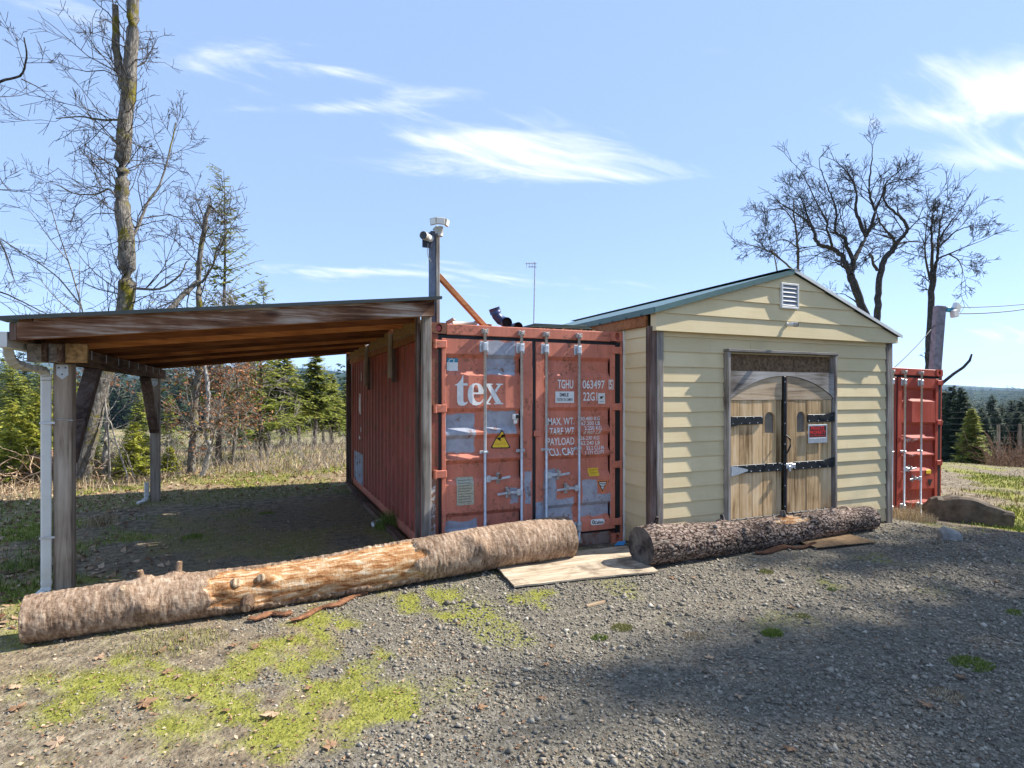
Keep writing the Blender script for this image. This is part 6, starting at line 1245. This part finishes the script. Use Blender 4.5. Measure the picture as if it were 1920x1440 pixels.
u, v, d = frustum_pts(20000, 2.3, 9, .9, g); k = ~blocked(u, v) & (g.uniform(0, 1, len(u)) < np.where(u < -.3, .5, .14)); u, v = u[k], v[k]
me = leaf_cards('leaf_crumbs', np.stack([u, v, ground_h(u, v)+.008], -1), g, .011, True); tag(link('leaf_crumbs', me, M['fallen']), 'small scattered leaf fragments and twigs on the gravel', 'leaves', kind='stuff')
# single fallen maple leaves near the viewpoint
def maple(seed):
    g = np.random.default_rng(seed); P = [(0, -.5), (.06, -.12), (.32, -.30), (.30, -.14), (.56, -.06), (.44, .04), (.58, .30), (.34, .22), (.30, .36), (.14, .26), (.16, .50), (.0, .78)]; P = P+[(-a, b) for a, b in P[::-1][1:-1]]
    V = [(0, .05, .10)]+[(a+g.normal(0, .02), b+g.normal(0, .02), abs(g.normal(0, .16))*min(1, math.hypot(a, b)*1.4)) for a, b in P]; n = len(P); me = bpy.data.meshes.new('fallen_leaf'); me.from_pydata(V, [], [(0, i+1, (i+1) % n+1) for i in range(n)]); set_tint(me, g.uniform(.1, 1)*np.ones(n+1)+g.normal(0, .1, n+1)); me.materials.append(M['fallen']); return me
LM = [maple(i) for i in range(6)]
spots = [(268, 1325, 1.3), (510, 1340, 1.2), (300, 1222, .9), (345, 1198, .7), (360, 1308, .8), (185, 1236, .8), (35, 1330, 1.0), (30, 1290, .8), (440, 1212, .8), (480, 1215, .7), (545, 1200, .7), (335, 1270, .7), (310, 1262, .8), (1330, 1236, .7), (1485, 1140, .7), (1740, 1330, 1.0), (1800, 1275, .8), (1395, 1163, .6), (1260, 1085, .7), (1555, 1080, .6), (1025, 1250, .6), (1033, 1213, .6), (1015, 1312, .7), (1385, 1305, .6), (860, 1170, .6), (175, 1075, .9), (215, 1010, .9), (180, 960, .8), (150, 1035, .8), (60, 1070, .9), (66, 1010, .9), (250, 975, .8), (640, 1110, .6), (425, 1330, .6), (1870, 1090, .7), (1300, 1085, .6), (900, 1330, .7), (110, 1395, 1.0), (620, 1400, .8), (1480, 1405, .7), (580, 1290, .6), (700, 1225, .5)]
ORD = 'leftmost second third fourth fifth sixth seventh eighth ninth tenth eleventh twelfth thirteenth fourteenth fifteenth sixteenth seventeenth eighteenth nineteenth twentieth'.split()
def leaf_label(x, y):
    rows = (('among those nearest the viewer', lambda q: q > 1265), ('in the middle of the foreground', lambda q: 1150 < q <= 1265), ('among those farthest back, near the logs and posts', lambda q: q <= 1150))
    for txt_, f in rows:
        if f(y):
            k = sorted(a for a, b, c in spots if f(b)).index(x); return 'dry maple leaf, '+(ORD[k] if k == 0 else ORD[k]+' from the left')+' '+txt_
for i, (x, y, s) in enumerate(spots):
    p = at_g(x, y); p[2] = float(ground_h(p[0], p[1]))+.012; o = link('fallen_leaf', LM[i % 6], None, None, tuple(p)); o.scale = (.085*s,)*3; o.rotation_euler = (g.normal(0, .12), g.normal(0, .12), g.uniform(0, 6.28)); tag(o, leaf_label(x, y), 'leaf', 'fallen maple leaves')
# single tufts
def tuft(label, x, y, rad, n, h, mat, hv=.5, lean=.9):
    p = at_g(x, y); r = rad*np.sqrt(g.uniform(0, 1, n)); a = g.uniform(0, 6.28, n); b = (p[0], p[1], float(ground_h(p[0], p[1]))); e = 1-(r/rad)**2*hv
    blades('grass_tuft', p[0]+r*np.cos(a), p[1]+r*np.sin(a)*.8, h*e*g.uniform(.5, 1.1, n), np.full(n, .004), mat, g, lean, label=label, base=b, thing_=True, group='grass tufts')
for lab, x, y, r, n, h, mt in (('green grass tuft on the gravel straight below the shed doors', 1448, 1188, .085, 700, .05, 'grass_d'), ('yellow-green moss tuft left of centre on the gravel', 1166, 1176, .09, 700, .03, 'grass_g'), ('flat green grass patch at the right of the gravel', 1822, 1246, .15, 1200, .035, 'grass_d'), ('small mossy tuft beside the yellow-green tuft', 1124, 1194, .07, 350, .03, 'grass_d'),
        ('dry straw tuft in the middle of the gravel', 1300, 1193, .10, 350, .025, 'straw'), ('small grass tuft below the middle of the dark log', 1437, 1073, .08, 350, .04, 'grass_g'), ('tiny bright tuft on the gravel right of the dry tuft', 1560, 1105, .05, 200, .03, 'grass_d'), ('low mossy patch at the right edge of the gravel', 1905, 1147, .09, 400, .03, 'grass_d'), ('brownish grass patch near the lower right corner', 1770, 1305, .12, 500, .03, 'straw'), ('bright moss tuft under the end of the dark log', 1505, 1155, .07, 300, .025, 'grass_g')):
    tuft(lab, x, y, r, n, h, M[mt])
tuft('tall green grass clump at the foot of the container under the carport', 735, 990, .22, 900, .34, M['grass_d'], .6, 1.0); tuft('dry grass stalks beside the green clump at the container foot', 757, 985, .10, 90, .62, M['straw'], .2, .5)
tuft('dry grass bunch between shed corner and boulder', 1700, 962, .45, 1500, .22, M['straw'], .5, 1.1); tuft('dry weeds in front of the far red container', 1705, 940, .30, 260, .45, M['straw'], .4, .9)
tuft('dark green grass patch in the shade under the carport', 362, 1008, .12, 350, .07, M['grass_d']); tuft('green grass patch in the shade near the middle of the carport', 500, 962, .12, 300, .05, M['grass_d']); tuft('grass growing along the near edge of the pale log', 330, 1205, .35, 1100, .05, M['grass_g'])
for i, (x, y) in enumerate(((75, 1010), (95, 1050), (45, 1065), (190, 985))): tuft(('tall dry weeds left of the downspout', 'dry weeds at the foot of the downspout', 'weedy grass at the left edge near the log', 'dry weeds right of the front carport post')[i], x, y, .22, 220, .22, M['straw'] if i % 2 else M['grass_d'], .4, .9)
# heap of brush at the left edge
def brush():
    g = np.random.default_rng(9); a = Tubes(); c = at_g(35, 905)
    for k in range(520):
        p = c+np.array([g.normal(0, .9), g.normal(0, .7), 0]); p[2] = ground_h(p[0], p[1])+abs(g.normal(0, .22)); d = unit(g.normal(0, 1, 3)*np.array([1, 1, .35])); L = g.uniform(.3, 1.1); P = [p]; 
        for i in range(4): d = unit(d+g.normal(0, .25, 3)); P.append(P[-1]+d*L/4)
        P = np.array(P); P[:, 2] = np.maximum(P[:, 2], ground_h(P[:, 0], P[:, 1])+.01); a.add(P, np.linspace(.009, .004, 5)*g.uniform(.6, 1.8), 4)
    me = a.mesh('brush_pile', c); t = NT('dry_brush_sticks', .95, .1); f = t.noise(t.obj(), 9, 3); me.materials.append(t.col(t.ramp(f, [(.3, (.17, .10, .06)), (.5, (.36, .25, .16)), (.7, (.55, .43, .31))]))); tag(link('brush_pile', me, None, None, tuple(c)), 'heap of cut dry brush at the left edge beyond the log', 'brush pile', kind='stuff')
    p0 = at_z(105, 905, 12); p0[2] = 0; m = MB(); m.tube([p0+np.array([.25, .2, .1]), p0+np.array([0, 0, .36]), p0+np.array([-.25, -.12, .52]), p0+np.array([-.38, -.2, .60])], [.16, .15, .08, .02], 10); m.tube([p0+np.array([0, 0, .30]), p0+np.array([-.12, .1, .62]), p0+np.array([-.2, .12, .78])], [.09, .07, .02], 8); m.tube([p0+np.array([.05, 0, .30]), p0+np.array([.3, .0, .55]), p0+np.array([.42, .05, .50])], [.09, .06, .02], 8)
    tag(m.build('upturned_stump', bark('stump_wood', (.09, .045, .028), (.25, .15, .095), (.45, .33, .24)), None, True, tuple(p0)), 'upturned reddish stump behind the downspout', 'stump')
brush()
def brambles():
    g = np.random.default_rng(19); a = Tubes()
    for k in range(420):
        x = g.uniform(1850, 1960); z = g.uniform(20, 26); p = gz(at_z(x, 880, z)); d = unit(np.array([g.normal(0, .5), g.normal(0, .5), 1])); L = g.uniform(.4, 1.6); P = [p]
        for i in range(5): d = unit(d+g.normal(0, .28, 3)); P.append(P[-1]+d*L/5)
        a.add(np.array(P), np.linspace(.010, .006, 6), 3)
    tag(link('brambles', a.mesh('brambles', (0, 0, 0)), plain('bramble_canes', (.17, .095, .06), .9)), 'tangle of reddish bare brambles round the fence', 'brambles', kind='stuff')
    a = Tubes()
    for k in range(1100):
        x = g.uniform(130, 660); z = g.uniform(12.5, 24); p = gz(at_z(x, 880, z)); d = unit(np.array([g.normal(0, .5), g.normal(0, .5), 1])); L = g.uniform(.3, 1.2); P = [p]
        for i in range(4): d = unit(d+g.normal(0, .25, 3)); P.append(P[-1]+d*L/4)
        a.add(np.array(P), np.linspace(.006, .004, 5), 3)
    tag(link('undergrowth', a.mesh('undergrowth', (0, 0, 0)), M['twig_pale']), 'pale leafless undergrowth beyond the carport', 'undergrowth', kind='stuff')
brambles()
# ------------------------------------------------------------------ haze
hm = bpy.data.materials.new('haze_air'); hm.use_nodes = True; nt = hm.node_tree; nt.nodes.clear(); o = nt.nodes.new('ShaderNodeOutputMaterial'); pv = nt.nodes.new('ShaderNodeVolumePrincipled'); pv.inputs['Color'].default_value = (.46, .69, 1.0, 1); pv.inputs['Density'].default_value = .00016; pv.inputs['Anisotropy'].default_value = .0; nt.links.new(pv.outputs[0], o.inputs['Volume'])
m = MB(); hz_top = max(float(HILLS[0][2].max()), float(HILLS[1][2].max())+18, 20)+4; m.box(-4400, 4400, -4400, 4400, -8.5, hz_top, .001); tag(m.build('haze', hm), 'thin blue air over the valley', 'haze', kind='stuff')
